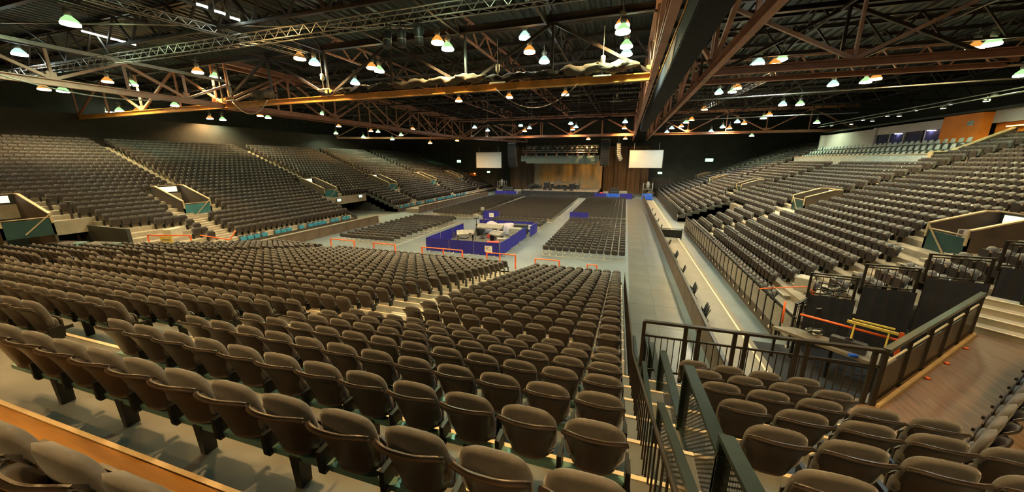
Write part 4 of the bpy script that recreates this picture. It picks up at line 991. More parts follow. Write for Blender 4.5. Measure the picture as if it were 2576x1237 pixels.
flight_case((4.3, 71.4, 0), (1.9, .8, 1.1), 'bright blue box at the far end of the side lane', M['blue2'])
# far end terraces under the small end bleachers
for sx, l in ((-35.8, 'left'), (5.1, 'right')):
    r = struct_root('floor_end_bleacher_' + l)
    for k in range(6): MB().bx(sx, sx + 5.4, 83.1 + .45 * k, 83.55 + .45 * k, max(0, .3 * k), .5 + .42 * k).build('step', M['terrace'], r)
# small lamp glow beside the left stand's far corner
t = thing('doorway_lamp', 'orange lit doorway at the far top corner of the left stand', 'lamp', (-38.8, 85.6, 3.9)); MB().bx(-1.0, 1.0, 0, .3, -.45, .35).build('doorway', M['orangewall'], t); MB().lathe([(.1, .1), (.14, .14), (.05, .2)], (.6, -.1, 0), 8).build('bulb', emis('doorway_bulb', SODIUM, 12), t)
# ------------------------------------------------------------------ vomitories in the side stands
lit_sign = mat('lit_notice', (.7, .68, .55), .6, 0, .05, 2, emit=(1, .93, .7), estr=.9)
def vomitory(side, v, label, front, near=False):
    VK0, VK1 = VK[side]
    xf, xb = row_x(side, VK0) - side * .55, row_x(side, VK1) + side * .25; zf, zb = ZF0 + RISE * VK0, ZF0 + RISE * VK1
    t = thing('vomitory', label, 'stair opening', (0, 0, 0), 0, 'stair openings in the %s stand' % ('left' if side < 0 else 'right'))
    for s_ in (-1, 1):
        y = v + s_ * (VOM_W - .06)
        pts = [(xf, zf - 1.6), (xb, zf - 1.6), (xb, zb + 1.0), (xb - side * .5, zb + 1.0), (xf, zf + .95)]
        m = MB(); m.prism(pts, 1, y - .06, y + .06); m.build('side_wall', M['brownwall'], t)
        m = MB(); m.bar((xf, y, zf + .97), (xb - side * .5, y, zb + 1.02), .17, .06); m.bar((xb - side * .5, y, zb + 1.02), (xb, y, zb + 1.02), .17, .06); m.bar((xf, y, zf + .3), (xf, y, zf + .97), .1, .1, (1, 0, 0)); m.build('cap_rail', M['tan'], t)
    MB().bx(min(xb, xb + side * .1), max(xb, xb + side * .1), v - VOM_W, v + VOM_W, zf - 1.6, zb + 1.0).build('back_wall', M['blackwall'], t)
    MB().bx(min(xb, xb - side * .06), max(xb, xb - side * .06), v - VOM_W - .05, v + VOM_W + .05, zb + 1.0, zb + 1.06).build('top_cap', M['tan'], t)
    xs = xb - side * .06; MB().bx(min(xs, xs + side * .05), max(xs, xs + side * .05), v - .85, v + .75, zb + .42, zb + .90).build('lit_notice', lit_sign, t)
    MB().bx(min(xf, xb), max(xf, xb), v - VOM_W, v + VOM_W, zf - 1.65, zf - 1.6).build('landing', M['greyfloor'], t)
    x = xf; MB().bx(min(x, x + side * .06), max(x, x + side * .06), v - VOM_W, v + VOM_W, zf - .5, zf + .62).build('front_panel', front, t)
    m = MB(); m.tube([(x, v - VOM_W, zf + .72), (x, v + VOM_W, zf + .72)], .035); m.build('hand_rail', M['tan'], t)
    for y0 in (v - VOM_W - .95, v + VOM_W):
        for k in range(VK0, VK1): 
            pass
    m = MB(); m.bar((xf - side * .05, v + VOM_W - .1, zf + .9), (xf - side * .05, v - VOM_W * .2, zf - .3), .05, .05); m.build('stay', M['tan'], t)
    return t
NM = {11.4: 'one at the left edge', 21.2: 'largest and nearest whole one', 36.7: 'second whole one', 50.0: 'third whole one', 63.3: 'fourth whole one', 76.0: 'farthest one'}
for v in VOM_L: vomitory(-1, v, 'stair opening with lit notice in the left stand, ' + NM[v], M['teal'] if v > 15 else M['darkgreen'])
NR = {20.85: 'nearest one with posters', 35.5: 'second from the camera', 52.4: 'third from the camera', 68.5: 'fourth from the camera', 82.0: 'farthest one'}
for v in VOM_R: vomitory(1, v, 'cream capped stair opening in the right stand, ' + NR[v], M['darkgreen'])
# posters inside the nearest right-hand opening
def poster(loc, w_, h_, rz, label, kind):
    t = thing('poster', label, 'poster', loc, rz); MB().bx(-w_ / 2, w_ / 2, -.012, 0, -h_ / 2, h_ / 2).build('sheet', M['paper'], t); m = MB()
    if kind == 0: m.bx(-w_ * .42, w_ * .0, -.016, -.012, -h_ * .42, h_ * .42)
    elif kind == 1:
        for k in range(5): m.bx(-w_ * .35, w_ * (.1 + .05 * k), -.016, -.012, h_ * (.3 - .14 * k), h_ * (.35 - .14 * k))
    else: m.lathe([(w_ * .16, -.01), (w_ * .16, .0)], (-w_ * .2, -.014, 0), 10); m.bx(w_ * .1, w_ * .38, -.016, -.012, -h_ * .2, h_ * .2)
    m.build('print', M['ink'], t)
yv = 20.85 + VOM_W - .12
poster((15.5, yv - .02, 3.92), .42, .46, 0, 'black and white poster on the wall of the nearest right-hand stair opening, left one', 0)
poster((15.95, yv - .02, 3.95), .40, .46, 0, 'white notice on the wall of the nearest right-hand stair opening, right one', 1)
poster((14.4, 50.9, 3.05), .9, .7, -.5, 'white notice sheet on the third right-hand stair opening', 1)
# half steps in the stand aisles, with cream edges
for side, nm, ai, vo in ((-1, 'floor_left_aisle', AISLE_L, VOM_L), (1, 'floor_right_aisle', AISLE_R, VOM_R)):
    VK0, VK1 = VK[side]
    root = struct_root(nm)
    hm = MB().bx(-.16, .16, -.62, .62, 0, RISE / 2).mesh('half_step', M['terrace']); nm_ = MB().bx(-.025, .025, -.62, .62, 0, .012).mesh('nosing', M['nosing'])
    for k in range(NROW):
        for a in (ai if k > VK1 else [v - 1.22 for v in vo] if k < VK0 else [q for v in vo for q in (v - VOM_W - .55, v + VOM_W + .55)]):
            if not any(s0 <= a - .6 and a + .6 <= s1 for s0, s1 in row_spans(side, k)): continue
            if side > 0 and k >= 22 and 38 < a < 65: continue
            x = row_x(side, k) + side * (.25 - .16); z = ZF0 + RISE * k
            o = link('half_step', hm, root); o.location = (x, a, z); o = link('nosing', nm_, root); o.location = (x - side * .135, a, z + RISE / 2)
# front rail of the right stand: panels between posts under a long top rail
t = thing('front_rail', 'long black front rail with grey panels along the right stand', 'railing', (0, 0, 0))
xr = RX0 - .62
MB().tube([(xr, 14.6, 1.55), (xr, 40.4, 1.55)], .045, 8).build('top_rail', M['black'], t)
y = 14.7
while y < 40.2:
    MB().bx(xr - .03, xr + .03, y - .04, y + .04, .25, 1.55).build('post', M['black'], t); MB().bx(xr - .012, xr + .012, y + .07, y + .80, .55, 1.42).build('panel', M['riser'], t); MB().bx(xr - .06, xr - .03, y - .05, y + .05, .25, .36).build('cleat', M['nosing'], t); y += .88
t = thing('front_rail', 'black front rail of the far part of the right stand', 'railing', (0, 0, 0)); MB().tube([(xr, 46.4, 1.4), (xr, 84, 1.4)], .05, 6).build('top_rail', M['black'], t); MB().bx(xr - .02, xr + .02, 46.4, 84, .4, 1.3).build('panel', M['blackwall'], t)
# gate across the side lane
t = thing('lane_gate', 'black gate across the side lane below the right stand', 'gate', (0, 35.35, 0)); m = MB(); m.bx(3.65, 5.5, -.03, .03, .15, .9); m.build('leaf', M['black'], t); MB().tube([(3.65, 0, 1.0), (5.5, 0, 1.0)], .035).build('top_rail', M['black'], t)
for x in (3.66, 5.5): MB().bx(x - .04, x + .04, -.04, .04, 0, 1.05).build('post', M['black'], t)
# folded chairs leaning behind the lane parapet
fm = {}
m = MB(); pillow(m, 0, 0, .62, .2, .24, .03, 3, 14, 4, .25); fm['backrest'] = m.mesh('backrest', M['blackcloth'])
m = MB(); pillow(m, 0, .12, .46, .2, .2, .03, 2, 12, 4, -.3); fm['seat'] = m.mesh('seat', M['blackcloth'])
m = MB(); m.bar((-.2, -.1, .8), (-.2, .2, 0), .025, .025); m.bar((.2, -.1, .8), (.2, .2, 0), .025, .025); m.bar((-.2, .2, .5), (-.2, -.15, 0), .025, .025); m.bar((.2, .2, .5), (.2, -.15, 0), .025, .025); fm['frame'] = m.mesh('frame', M['black'])
fo = None
for q, (y, dx) in enumerate(((16.5, 0), (16.95, .05), (19.4, 0), (19.9, .04), (23.2, 0), (26.6, 0), (27.1, .03), (31.0, 0), (38.5, 0), (42.5, 0), (47.0, 0), (52, 0))):
    lab = 'black folding chair standing behind the lane parapet, %s from the camera' % ordinal(q + 1)
    if fo is None:
        fo = thing('folding_chair', lab, 'chair', (4.0 + dx, y, .03), PI / 2, 'folding chairs behind the parapet')
        for nm, me in fm.items(): link(nm, me, fo)
    else: dup(fo, (4.0 + dx, y, .03), PI / 2, lab)

# ------------------------------------------------------------------ suites above the right stand
t = thing('suite_balcony', 'grey fronted balcony with pale seats above the right stand', 'balcony', (0, 0, 0))
for k in range(5):
    y0 = 39.2 + 5.1 * k; MB().bx(24.35, 24.45, y0 + .02, y0 + 5.08, 6.9, 7.85).build('front_panel', M['suiteseat'], t)
MB().bx(24.3, 24.5, 39.2, 64.7, 7.85, 7.93).build('ledge', M['tan'], t)
for k in range(4): MB().bx(24.45 + .9 * k, 28.1, 39.2, 64.7, 6.5 if k == 0 else 7.15 + .55 * (k - 1), 7.15 + .55 * k).build('tier', M['greyfloor'], t)
ss = {}
m = MB(); pillow(m, 0, -.16, .72, .25, .25, .05, 3, 14, 4, .15, .4); ss['backrest'] = m.mesh('backrest', M['suiteseat'])
m = MB(); pillow(m, 0, .05, .44, .24, .08, .22, 3, 12, 4); ss['seat'] = m.mesh('seat', M['suiteseat'])
for ak, ax in (('arm', -.275), ('arm ', .275)): ss[ak] = MB().bx(ax - .025, ax + .025, -.2, .25, .1, .58).mesh('arm', M['suitedark'])
m = MB(); m.bx(-.2, .2, -.15, .15, 0, .38); ss['pedestal'] = m.mesh('pedestal', M['suitedark'])
so = None
for r_ in range(3):
    for j in range(32):
        y = 39.9 + .78 * j; x = 24.95 + .9 * r_; z = 6.9 + .45 * r_ + (.45 if r_ else 0) * 0 + .0
        z = [7.15, 7.70, 8.25][r_]; lab = 'pale grey suite seat, %s row of the balcony, %s from its near end' % (('front', 'middle', 'back')[r_], ordinal(j + 1))
        if so is None:
            so = thing('suite_chair', lab, 'seat', (x, y, z), PI / 2, 'pale seats on the suite balcony')
            for nm, me in ss.items(): link(nm.strip(), me, so)
        else: dup(so, (x, y, z), PI / 2, lab)
wr = struct_root('wall_suites')
MB().bx(28.1, 28.3, 54.2, 66, 8.2, 11.0).build('panel', M['whitewall'], wr)
MB().bx(28.1, 28.3, 44.2, 54.2, 10.25, 11.1).build('panel', M['whitewall'], wr); MB().bx(28.1, 28.3, 44.2, 54.2, 8.2, 9.1).build('panel', M['whitewall'], wr)
MB().bx(27.9, 28.2, 54.0, 54.5, 8.2, 11.1).build('pier', M['whitewall'], wr); MB().bx(27.6, 28.3, 65.6, 66.0, 8.2, 11.0).build('pier', M['whitewall'], wr)
MB().bx(27.6, 28.3, 40.4, 44.2, 8.2, 11.2).build('panel', M['orangewall'], wr)
MB().bx(28.3, 28.5, 30, 40.4, 10.3, 11.5).build('panel', M['whitewall'], wr); MB().bx(28.6, 28.8, 30, 40.4, 8.2, 10.3).build('panel', M['orangewall'], wr)
MB().bx(28.0, 36, 30, 66, 11.3, 11.5).build('soffit', M['blackwall'], wr); MB().bx(30.5, 30.7, 44, 54.4, 8.2, 11.3).build('panel', M['whitewall'], wr); MB().bx(28.2, 36, 44, 66, 8.9, 9.0).build('panel', M['greyfloor'], wr)
for q, (y0, y1) in enumerate(((44.5, 46.9), (47.2, 49.4), (49.7, 51.9), (52.1, 53.9))):
    wn = MB().bx(28.18, 28.22, y0, y1, 9.15, 10.22).build('window_%d' % (q + 1), M['glass']); wn['kind'] = 'structure'
    for yy in (y0, y1): MB().bx(28.14, 28.26, yy - .05, yy + .05, 9.1, 10.25).build('window_frame', M['black'] if q % 2 else M['whitewall'], wn)
dl = emis('suite_downlight', (.75, .72, 1.0), 30)
for q, y in enumerate((46.2, 50.6)):
    t = thing('suite_downlight', 'violet white downlight in the suites, %s one' % ('nearer', 'farther')[q], 'lamp', (28.0, y, 10.2)); MB().lathe([(.1, 0), (.16, .02), (.16, .08), (.05, .1)], n=10).build('rim', M['galv'], t); MB().lathe([(.13, -.05), (.15, 0)], n=10).build('lens', dl, t)
t = thing('suite_strip_light', 'warm strip of light above the orange recess at the right edge', 'lamp', (28.35, 37.0, 9.9)); MB().bx(0, .1, -2.2, 2.2, 0, .1).build('housing', M['whitewall'], t); MB().bx(-.03, 0, -2.2, 2.2, .02, .08).build('lens', emis('suite_strip', (1, .55, .1), 14), t)
t = thing('emblem_plate', 'small dark plate on the orange wall of the suites', 'plate', (27.58, 41.3, 10.4)); MB().bx(-.02, .02, -.28, .28, -.2, .2).build('plate', M['suiteseat'], t); MB().lathe([(.08, 0), (.12, .03), (.02, .05)], (-.04, 0, 0), 8).build('boss', M['ink'], t)
# sloping divider wall between suites and the upper rows
t = thing('divider_wall', 'sloping brown divider wall with a cream cap beside the suites', 'wall', (0, 0, 0))
m = MB(); m.prism([(24.0, 6.2), (30.5, 6.2), (30.5, 10.35), (29.6, 10.35), (25.0, 8.0), (24.0, 8.0)], 1, 38.6, 38.8); m.build('panel', M['brownwall'], t)
m = MB(); m.bar((23.95, 38.7, 8.04), (25.05, 38.7, 8.04), .32, .1); m.bar((25.0, 38.7, 8.04), (29.6, 38.7, 10.4), .32, .1); m.build('cap', M['tan'], t); MB().bx(23.9, 24.0, 38.5, 38.9, 6.2, 8.0).build('end_post', M['tan'], t)
# upper back wall of the right stand
m = MB(); m.bx(30.6, 30.9, 16, 39, 0, 10.6).bx(30.6, 30.9, 65, 86, 0, 10.4); tag(m.build('wall_right_rear', M['brownwall']), kind='structure')
# ------------------------------------------------------------------ stepped railing beside the camera
def perforated():
    m = bpy.data.materials.new('perforated_sheet'); m.use_nodes = True; nt = m.node_tree; N, L = nt.nodes, nt.links; b = N['Principled BSDF']
    b.inputs['Base Color'].default_value = (.02, .022, .02, 1); b.inputs['Roughness'].default_value = .45; b.inputs['Metallic'].default_value = .5
    tc = N.new('ShaderNodeTexCoord'); vo = N.new('ShaderNodeTexVoronoi'); vo.inputs['Scale'].default_value = 26; vo.inputs['Randomness'].default_value = 0; mp = N.new('ShaderNodeMapping'); mp.inputs['Scale'].default_value = (0, 1, 1); mp.inputs['Rotation'].default_value = (PI / 4, 0, 0)
    L.new(tc.outputs['Object'], mp.inputs[0]); L.new(mp.outputs[0], vo.inputs['Vector']); gt = N.new('ShaderNodeMath'); gt.operation = 'GREATER_THAN'; gt.inputs[1].default_value = .36; L.new(vo.outputs['Distance'], gt.inputs[0]); L.new(gt.outputs[0], b.inputs['Alpha']); return m
PERF = perforated()
def stair_panel(x, y0, y1, z0, z1, h, label, hoop=False):
    """guard panel between y0 (near) and y1 (far): tops z0, z1"""
    t = thing('stair_guard', label, 'railing', (x, y0, 0), 0, 'stepped guard panels beside the camera'); d = y1 - y0; w_ = .12 if not hoop else .075
    m = MB(); m.bar((0, 0, z0), (0, d, z1), w_, .045); m.build('top_rail', M['greenblack'], t)
    m = MB(); m.bar((0, d - .02, z1 + .01), (0, d - .02, z1 - h), w_ * .9, .05, (0, 1, 0)); m.build('end_post', M['greenblack'], t)
    m = MB(); m.bar((0, .02, z0), (0, .02, z0 - h), w_ * .9, .05, (0, 1, 0)); m.build('near_post', M['greenblack'], t)
    m = MB(); m.add([(0, .04, z0 - .07), (0, d - .05, z1 - .07), (0, d - .05, z1 - h + .1), (0, .04, z0 - h + .1)], [(0, 1, 2, 3)]); m.build('perforated_sheet', PERF, t)
    m = MB(); m.bar((0, 0, z0 - h + .08), (0, d, z1 - h + .08), .04, .04); m.bar((.02, .05, z0 - .10), (.02, d - .05, z1 - .10), .02, .02); m.build('bottom_rail', M['greenblack'], t)
n_ = 0
for y0, y1, z0, z1 in ((1.0, 2.79, 5.45, 5.09), (2.74, 4.39, 4.94, 4.75), (4.41, 6.6, 3.96, 3.70), (6.49, 8.5, 3.05, 2.85), (8.4, 10.2, 2.53, 2.27)):
    n_ += 1; stair_panel(.95, y0, y1, z0, z1, 1.0, 'green black guard panel of perforated sheet right of the camera, %s one down' % ordinal(n_))
n_ = 0
for y0, y1, z0, z1 in ((2.0, 3.87, 5.15, 4.5), (3.75, 6.28, 3.85, 3.59), (6.0, 7.9, 3.2, 2.75), (7.8, 9.8, 2.6, 2.3)):
    n_ += 1; stair_panel(.60, y0, y1, z0, z1, .95, 'slim green black guard hoop between seats and stairs, %s one down' % ordinal(n_), True)
# baluster fence along the open side of the bank
t = thing('side_fence', 'dark bronze fence of upright bars along the right edge of the bank', 'railing', (0, 0, 0)); m = MB(); tp = []
for i in range(-1, 25):
    y, z = NEAR[i]; hh = .80
    tp.append((.40, y, z + hh))
for k in range(len(tp) - 1):
    for q in range(4):
        f = q / 4; y = tp[k][1] + (tp[k + 1][1] - tp[k][1]) * f; z = tp[k][2] + (tp[k + 1][2] - tp[k][2]) * f; m.bar((.40, y, z), (.40, y, z - .95), .016, .016, (0, 1, 0))
m.build('balusters', M['bronze'], t)['kind'] = 'stuff'
MB().tube(tp, .02, 6).build('top_rail', M['bronze'], t)
# front railing of the block right of the stairs
def bal_rail(a, b, ztop, zmid, zbot, label, posts, mm, step=.12, top_r=.045):
    a, b = Vector(a), Vector(b); t = thing('railing', label, 'railing', (0, 0, 0)); d = b - a; n = max(2, int(d.length / step))
    MB().bar((a.x, a.y, ztop), (b.x, b.y, ztop), .09, .05).build('top_rail', mm, t); MB().bar((a.x, a.y, zmid), (b.x, b.y, zmid), .03, .04).build('middle_rail', mm, t); MB().bar((a.x, a.y, zbot), (b.x, b.y, zbot), .03, .04).build('bottom_rail', mm, t)
    m = MB()
    for k in range(1, n): p = a + d * (k / n); m.bar((p.x, p.y, zbot), (p.x, p.y, zmid), .016, .016, (0, 1, 0))
    m.build('balusters', mm, t)['kind'] = 'stuff'
    for f in posts: p = a + d * f; MB().bar((p.x, p.y, zbot - .2), (p.x, p.y, ztop), .07, .05, (0, 1, 0)).build('post', mm, t)
    return t
bal_rail((.62, 7.22, 0), (4.66, 7.3, 0), 4.0, 3.68, 2.88, 'dark railing with upright bars closing the front of the right-hand block', (0.0, .20, .26, .42, .47, .68, .72, .97), M['bronze'])
# glazed railing along the walkway
t = thing('walkway_railing', 'thick railing with dark panels along the slanting walkway', 'railing', (0, 0, 0)); A, B = Vector((4.68, 7.3, 0)), Vector((8.95, 11.55, 0)); d = B - A
MB().bar((A.x, A.y, 4.0), (B.x, B.y, 4.0), .10, .08).build('top_rail', M['greenblack'], t)
for k in range(6):
    p = A + d * (k / 5); MB().bar((p.x, p.y, 2.6), (p.x, p.y, 4.0), .07, .07, (0, 1, 0)).build('post', M['bronze'], t)
    if k < 5:
        q0 = A + d * ((k + .06) / 5); q1 = A + d * ((k + .94) / 5); m = MB(); m.bar((q0.x, q0.y, 3.25), (q1.x, q1.y, 3.25), .012, .74); m.build('panel', M['bronze'], t); m = MB(); m.bar((q0.x, q0.y, 3.72), (q1.x, q1.y, 3.72), .03, .03); m.build('middle_rail', M['creamsteel'], t)
        w_ = A + d * (k / 5) + Vector((.05, -.05, 0)); 
MB().bar((A.x + .06, A.y - .06, WZ + .03), (B.x + .06, B.y - .06, WZ + .03), .05, .06).build('kerb', M['tan'], t)
for q, f in enumerate((.35, .55, .78)):
    p = A + d * f + Vector((.14, -.14, 0)); tg = thing('floor_marker', 'small orange marker light at the foot of the walkway railing, %s one' % ordinal(q + 1), 'marker', (p.x, p.y, WZ)); MB().bx(-.035, .035, -.03, .03, .01, .035).build('lens', M['orange'], tg); MB().bx(-.045, .045, -.04, .04, 0, .012).build('plate', M['black'], tg)
# short stair rails by the landing at the right edge
t = thing('stair_gate', 'dark green panelled gate beside the steps at the right edge', 'gate', (0, 0, 0)); MB().prism([(10.3, 12.3), (10.42, 12.3), (11.2, 13.1), (11.08, 13.1)], 2, 3.1, 4.35).build('leaf', M['darkgreen'], t); MB().bar((10.3, 12.25, 4.4), (11.3, 13.25, 4.55), .08, .08).build('top_rail', M['tan'], t)
for p in ((10.36, 12.3), (11.14, 13.1)): MB().bx(p[0] - .04, p[0] + .04, p[1] - .04, p[1] + .04, 2.9, 4.4).build('post', M['bronze'], t)

# ------------------------------------------------------------------ open platform at the near end of the right stand
t = thing('end_platform', 'pale plywood platform below the near end of the right stand', 'platform', (0, 0, 0))
PZ2 = 1.2
MB().prism([(5.75, 14.4), (6.5, 14.55), (8.75, 12.95), (7.9, 12.3)], 2, PZ2 - .1, PZ2).build('deck', M['lane2'], t)
for p in ((5.85, 14.3), (6.5, 14.4), (8.6, 12.95), (7.9, 12.45), (7.1, 13.3)): MB().bx(p[0] - .04, p[0] + .04, p[1] - .04, p[1] + .04, 0, PZ2 - .1).build('leg', M['black'], t)
m = MB(); m.bar((5.85, 14.3, .2), (7.9, 12.45, 1.0), .04, .04); m.bar((7.9, 12.45, .2), (8.6, 12.95, 1.0), .04, .04); m.build('brace', M['black'], t)
guard([(5.99, 16.9, 1.83), (7.62, 16.9, 2.12), (7.85, 16.7, 2.0)], 'thin orange rail across the end rows of the right stand', .022, [(7.85, 16.7, 2.0)], .9)
guard([(6.08, 14.6, 2.17), (6.11, 14.6, 1.3)], 'upright orange post at the end platform', .035, [])
guard([(6.6, 14.55, 1.75), (8.75, 13.25, 1.72)], 'long orange rail along the end platform', .04, [(8.75, 13.25, 2.0)], PZ2)
# black drapes closing the end of the right stand
for q, (a, b, zt) in enumerate((((7.2, 15.6), (8.6, 15.4), 2.2), ((8.7, 15.4), (10.2, 15.3), 2.75), ((10.3, 15.3), (11.9, 15.2), 3.3), ((12.0, 15.2), (13.6, 15.1), 3.9))):
    n = 16; P = []
    for z in (0.0, zt / 2, zt): P.append([(a[0] + (b[0] - a[0]) * i / n, a[1] + (b[1] - a[1]) * i / n + .05 * math.sin(i * 1.6), z) for i in range(n + 1)])
    m = MB(); m.grid(P); m.grid([[(p[0], p[1] + .03, p[2]) for p in r] for r in P]); tag(m.build('end_drape', M['blackcloth']), 'black drape closing the near end of the right stand, %s from the lane' % ordinal(q + 1), 'drape', 'black drapes at the end of the right stand')
    bal_rail((a[0], a[1] + .15, 0), (b[0], b[1] + .15, 0), zt + .85, zt + .75, zt + .05, 'thin dark end railing of the right stand above the drapes, %s from the lane' % ordinal(q + 1), (0.02, .98), M['bronze'], .2)
bal_rail((6.5, 14.75, 0), (7.3, 15.7, 0), 2.05, 1.9, 1.0, 'thin dark railing at the front corner of the right stand', (0.02, .5, .98), M['black'], .14)
# trestle on the platform, cabinet and odds and ends on the steps
t = thing('trestle', 'yellow folding trestle on the end platform', 'trestle', (8.15, 13.55, PZ2), -.6)
for s_ in (-.4, .4): MB().bar((s_, -.25, 0), (s_, 0, .72), .04, .04).build('leg', M['yellowwood'], t); MB().bar((s_, .25, 0), (s_, 0, .72), .04, .04).build('leg', M['yellowwood'], t)
MB().bar((-.6, 0, .75), (.6, 0, .75), .08, .08).build('top_bar', M['yellowwood'], t); MB().bar((-.5, .12, .82), (.5, .18, .82), .05, .05).build('spare_bar', M['yellowwood'], t)
t = thing('drawer_cabinet', 'cream two-drawer cabinet standing in the end rows of the right stand', 'cabinet', (8.0, 17.9, 1.65), .9)
m = MB(); bevel_box(m, -.35, .35, -.25, .25, 0, .62); m.build('body', M['creamsteel'], t)
for k in range(2): dr = MB().bx(-.31, .31, -.27, -.25, .05 + .29 * k, .30 + .29 * k).build('drawer', M['creamsteel'], t); MB().bx(-.1, .1, -.285, -.27, .18 + .29 * k, .20 + .29 * k).build('handle', M['ink'], dr)
rnd = random.Random(3)
for q, (x, y, z, l) in enumerate(((8.5, 16.9, 1.75, 'larger'), (7.6, 15.9, 1.2, 'smaller'), (6.9, 14.0, PZ2, 'smallest, on the end platform'))):
    t = thing('cable_heap', 'tangled heap of black cables in the end rows, %s one' % l, 'cables', (x, y, z)); 
    for c in range(4):
        pts = []; r0 = rnd.uniform(.15, .45) if q < 2 else rnd.uniform(.1, .2)
        for k in range(14): a = k * .9 + c; pts.append((r0 * math.cos(a) + rnd.uniform(-.1, .1), r0 * math.sin(a) * .8 + rnd.uniform(-.1, .1), .05 + .03 * k * (1 if q < 2 else .4) + rnd.uniform(0, .1)))
        MB().tube(pts, .03, 5).build('cable_loop', M['black'] if c else M['galv'], t)
t = thing('speaker_box', 'black box standing on the end platform', 'box', (7.45, 13.2, PZ2), -.6); m = MB(); bevel_box(m, -.45, .45, -.12, .12, 0, .36); m.build('body', M['case'], t); MB().bx(-.1, .1, -.04, .04, .37, .41).build('handle', M['black'], t)
tag(MB().prism([(-.12, 0), (.12, 0), (.1, .06), (-.1, .06)], 1, -.06, .06).build('blue_cloth', M['blue2']), 'small blue cloth left on the end platform', 'cloth').location = (7.4, 12.75, PZ2 + .005)

# ------------------------------------------------------------------ clutter at the near end of the left stand
for q, (px, y, z0, z1) in enumerate(((-40.5, 13.6, 1.5, 4.6), (-38.8, 13.9, 1.3, 4.4))):
    tag(MB().bar((px, y, z0 - 1.5), (px, y, z1), .22 if q == 0 else .12, .12, (0, 1, 0)).bx(px - .2, px + .2, y - .2, y + .2, z1 - .05, z1).build('steel_post', M['darksteel']), ('thick', 'thin')[q] + ' dark steel post at the near end of the left stand', 'post')
m = MB(); m.bx(-43, -33.5, 14.3, 14.5, 0, 2.6); tag(m.build('wall_left_end', M['blackwall']), kind='structure')
for q, (x, y) in enumerate(((-36.6, 12.6), (-34.0, 13.2))):
    t = thing('rolled_barrier', 'dark green equipment trolley at the end of the left stand, %s one' % ('left', 'right')[q], 'trolley', (x, y, 0), .2)
    MB().bx(-1.2, .9, -.4, .4, .3, 1.7).build('box', M['darkgreen'], t); MB().tube([(.9, 0, .4), (.9, 0, 1.8)], .32, 10).build('drum', M['teal'] if q == 0 else M['darkgreen'], t); MB().bx(-1.3, 1.0, -.45, .45, 1.7, 1.78).build('lid', M['darksteel'], t)
    for i in (-1, .8): MB().lathe([(.1, 0), (.15, .05), (.15, .2), (.05, .3)], (i, 0, 0), 8).build('wheel', M['black'], t)
guard([(-33.6, 15.4, 1.9), (-30.6, 16.4, 1.9)], 'orange barrier frame before the near end of the left stand', .05, None, .3)
guard([(-31.6, 17.6, 1.6), (-29.6, 18.4, 1.2), (-29.4, 18.8, 1.9)], 'bent orange rail lying on the front rows of the left stand', .05, [], .3)
t = thing('yellow_notice', 'small yellow notice hung on the orange barrier frame', 'notice', (-32.4, 15.85, 1.55), .32); MB().bx(-.45, .45, -.03, 0, -.3, .25).build('board', M['yellowwood'], t); MB().bx(-.3, .3, -.036, -.03, -.05, .05).build('print', M['ink'], t)
t = thing('white_cabinet', 'white low cabinet at the near end of the left stand', 'cabinet', (-34.6, 17.6, 1.3), -1.2); m = MB(); bevel_box(m, -.7, .7, -.3, .3, 0, .7); m.build('body', M['creamsteel'], t); MB().bx(-.6, .6, -.32, -.3, .1, .6).build('door', M['creamsteel'], t)

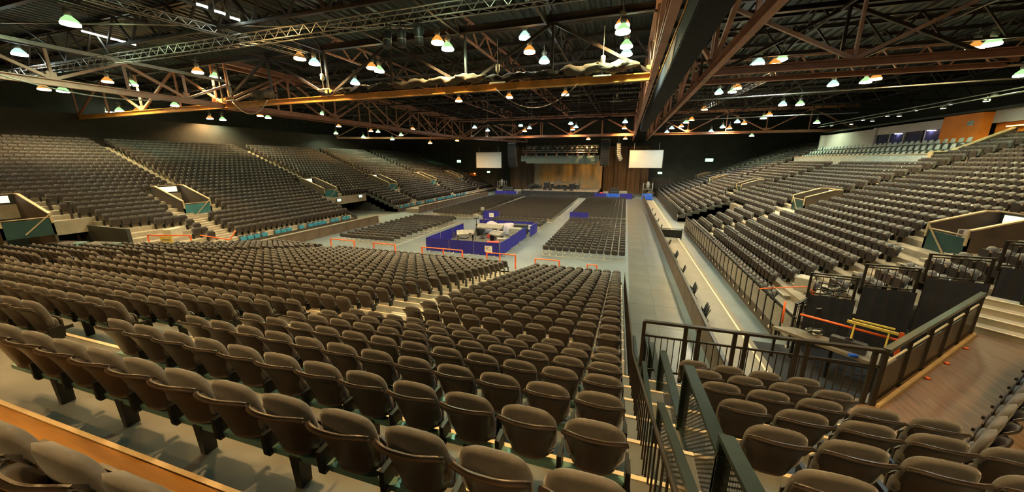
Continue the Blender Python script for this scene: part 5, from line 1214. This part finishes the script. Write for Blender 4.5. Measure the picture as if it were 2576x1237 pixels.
# ------------------------------------------------------------------ lights and microphones hung from the roof
def par_can(loc, rx, rz, label):
    t = thing('par_can', label, 'stage light', loc, rz, 'cylindrical spotlights on the aluminium truss'); d = Vector((0, math.sin(rx), -math.cos(rx)))
    m = MB(); m.tube([d * -.28, d * -.2, d * .25, d * .42], [.10, .16, .17, .19], 12); m.build('body', M['case'], t); m = MB(); m.tube([d * .10, d * .14], [.185, .185], 12); m.build('ring', M['alu'], t)
    m = MB(); m.bar((-.2, 0, 0), (-.2, 0, .4), .03, .05); m.bar((.2, 0, 0), (.2, 0, .4), .03, .05); m.bar((-.2, 0, .4), (.2, 0, .4), .05, .03); m.tube([(0, 0, .4), (0, 0, .6)], .03); m.build('yoke', M['black'], t)
for q, x in enumerate((-10.3, -9.6, -8.75)): par_can((x, 14.19, 12.50), (-.25, .05, .2)[q], .2 * q, 'cylindrical spotlight under the aluminium truss, %s of three' % ('left', 'middle', 'right')[q])
for q, (px, py) in enumerate(((1336, 255), (1551, 252))):
    p = at_depth(px, py, 44); t = thing('hanging_cluster', 'small pale lifting point hung between the cross trusses, %s one' % ('left', 'right')[q], 'hoist', p)
    MB().tube([(0, 0, 0), (0, 0, DECK - p.z)], .02, 5).build('cable', M['galv'], t); MB().lathe([(.05, .9), (.14, .85), (.14, .5), (.05, .4)], n=8).build('motor', M['galv'], t); m = MB(); m.bar((-.7, 0, -.1), (.7, 0, -.1), .08, .08); m.bar((-.5, 0, -.1), (0, 0, .3), .03, .03); m.bar((.5, 0, -.1), (0, 0, .3), .03, .03); m.build('spreader', M['galv'], t)
for q, (px, py) in enumerate(((1516, 165), (1252, 185), (812, 205), (580, 235))):
    p = at_depth(px, py, Y1 - .3); t = thing('chain_hoist', 'pale chain hoist standing over the ochre truss, %s from the right' % ordinal(q + 1), 'hoist', p)
    MB().tube([(0, 0, -.5), (0, 0, 2.0)], .02, 5).build('chain', M['galv'], t); MB().lathe([(.05, .55), (.13, .5), (.13, .15), (.05, .05)], n=8).build('motor', M['creamsteel'], t); MB().bx(-.5, .5, -.12, .12, -.55, -.48).build('plate', M['creamsteel'], t)
# slack cables
for q, (a, b, s_) in enumerate((((-31, 21.5, 12.0), (-27, 21.4, 11.9), 1.0), ((-32, 8, 12.6), (-31.5, 20.5, 12.6), 1.4), ((-3, 21.5, 11.6), (-8, 21.5, 11.6), 1.2), ((-36, 14, 13.2), (-31.5, 21, 13.2), 1.1), ((.9, 21.5, 13.5), (.95, 26, 12.6), .5))):
    A, B = Vector(a), Vector(b); pts = [A.lerp(B, k / 14) - Vector((0, 0, s_ * 4 * (k / 14) * (1 - k / 14))) for k in range(15)]
    tag(MB().tube(pts, .035, 6).build('slack_cable', M['galv'] if q < 2 else M['darksteel']), 'slack cable hanging in a loop from the trusses, %s from the corner joint' % ordinal(q + 1), 'cable')
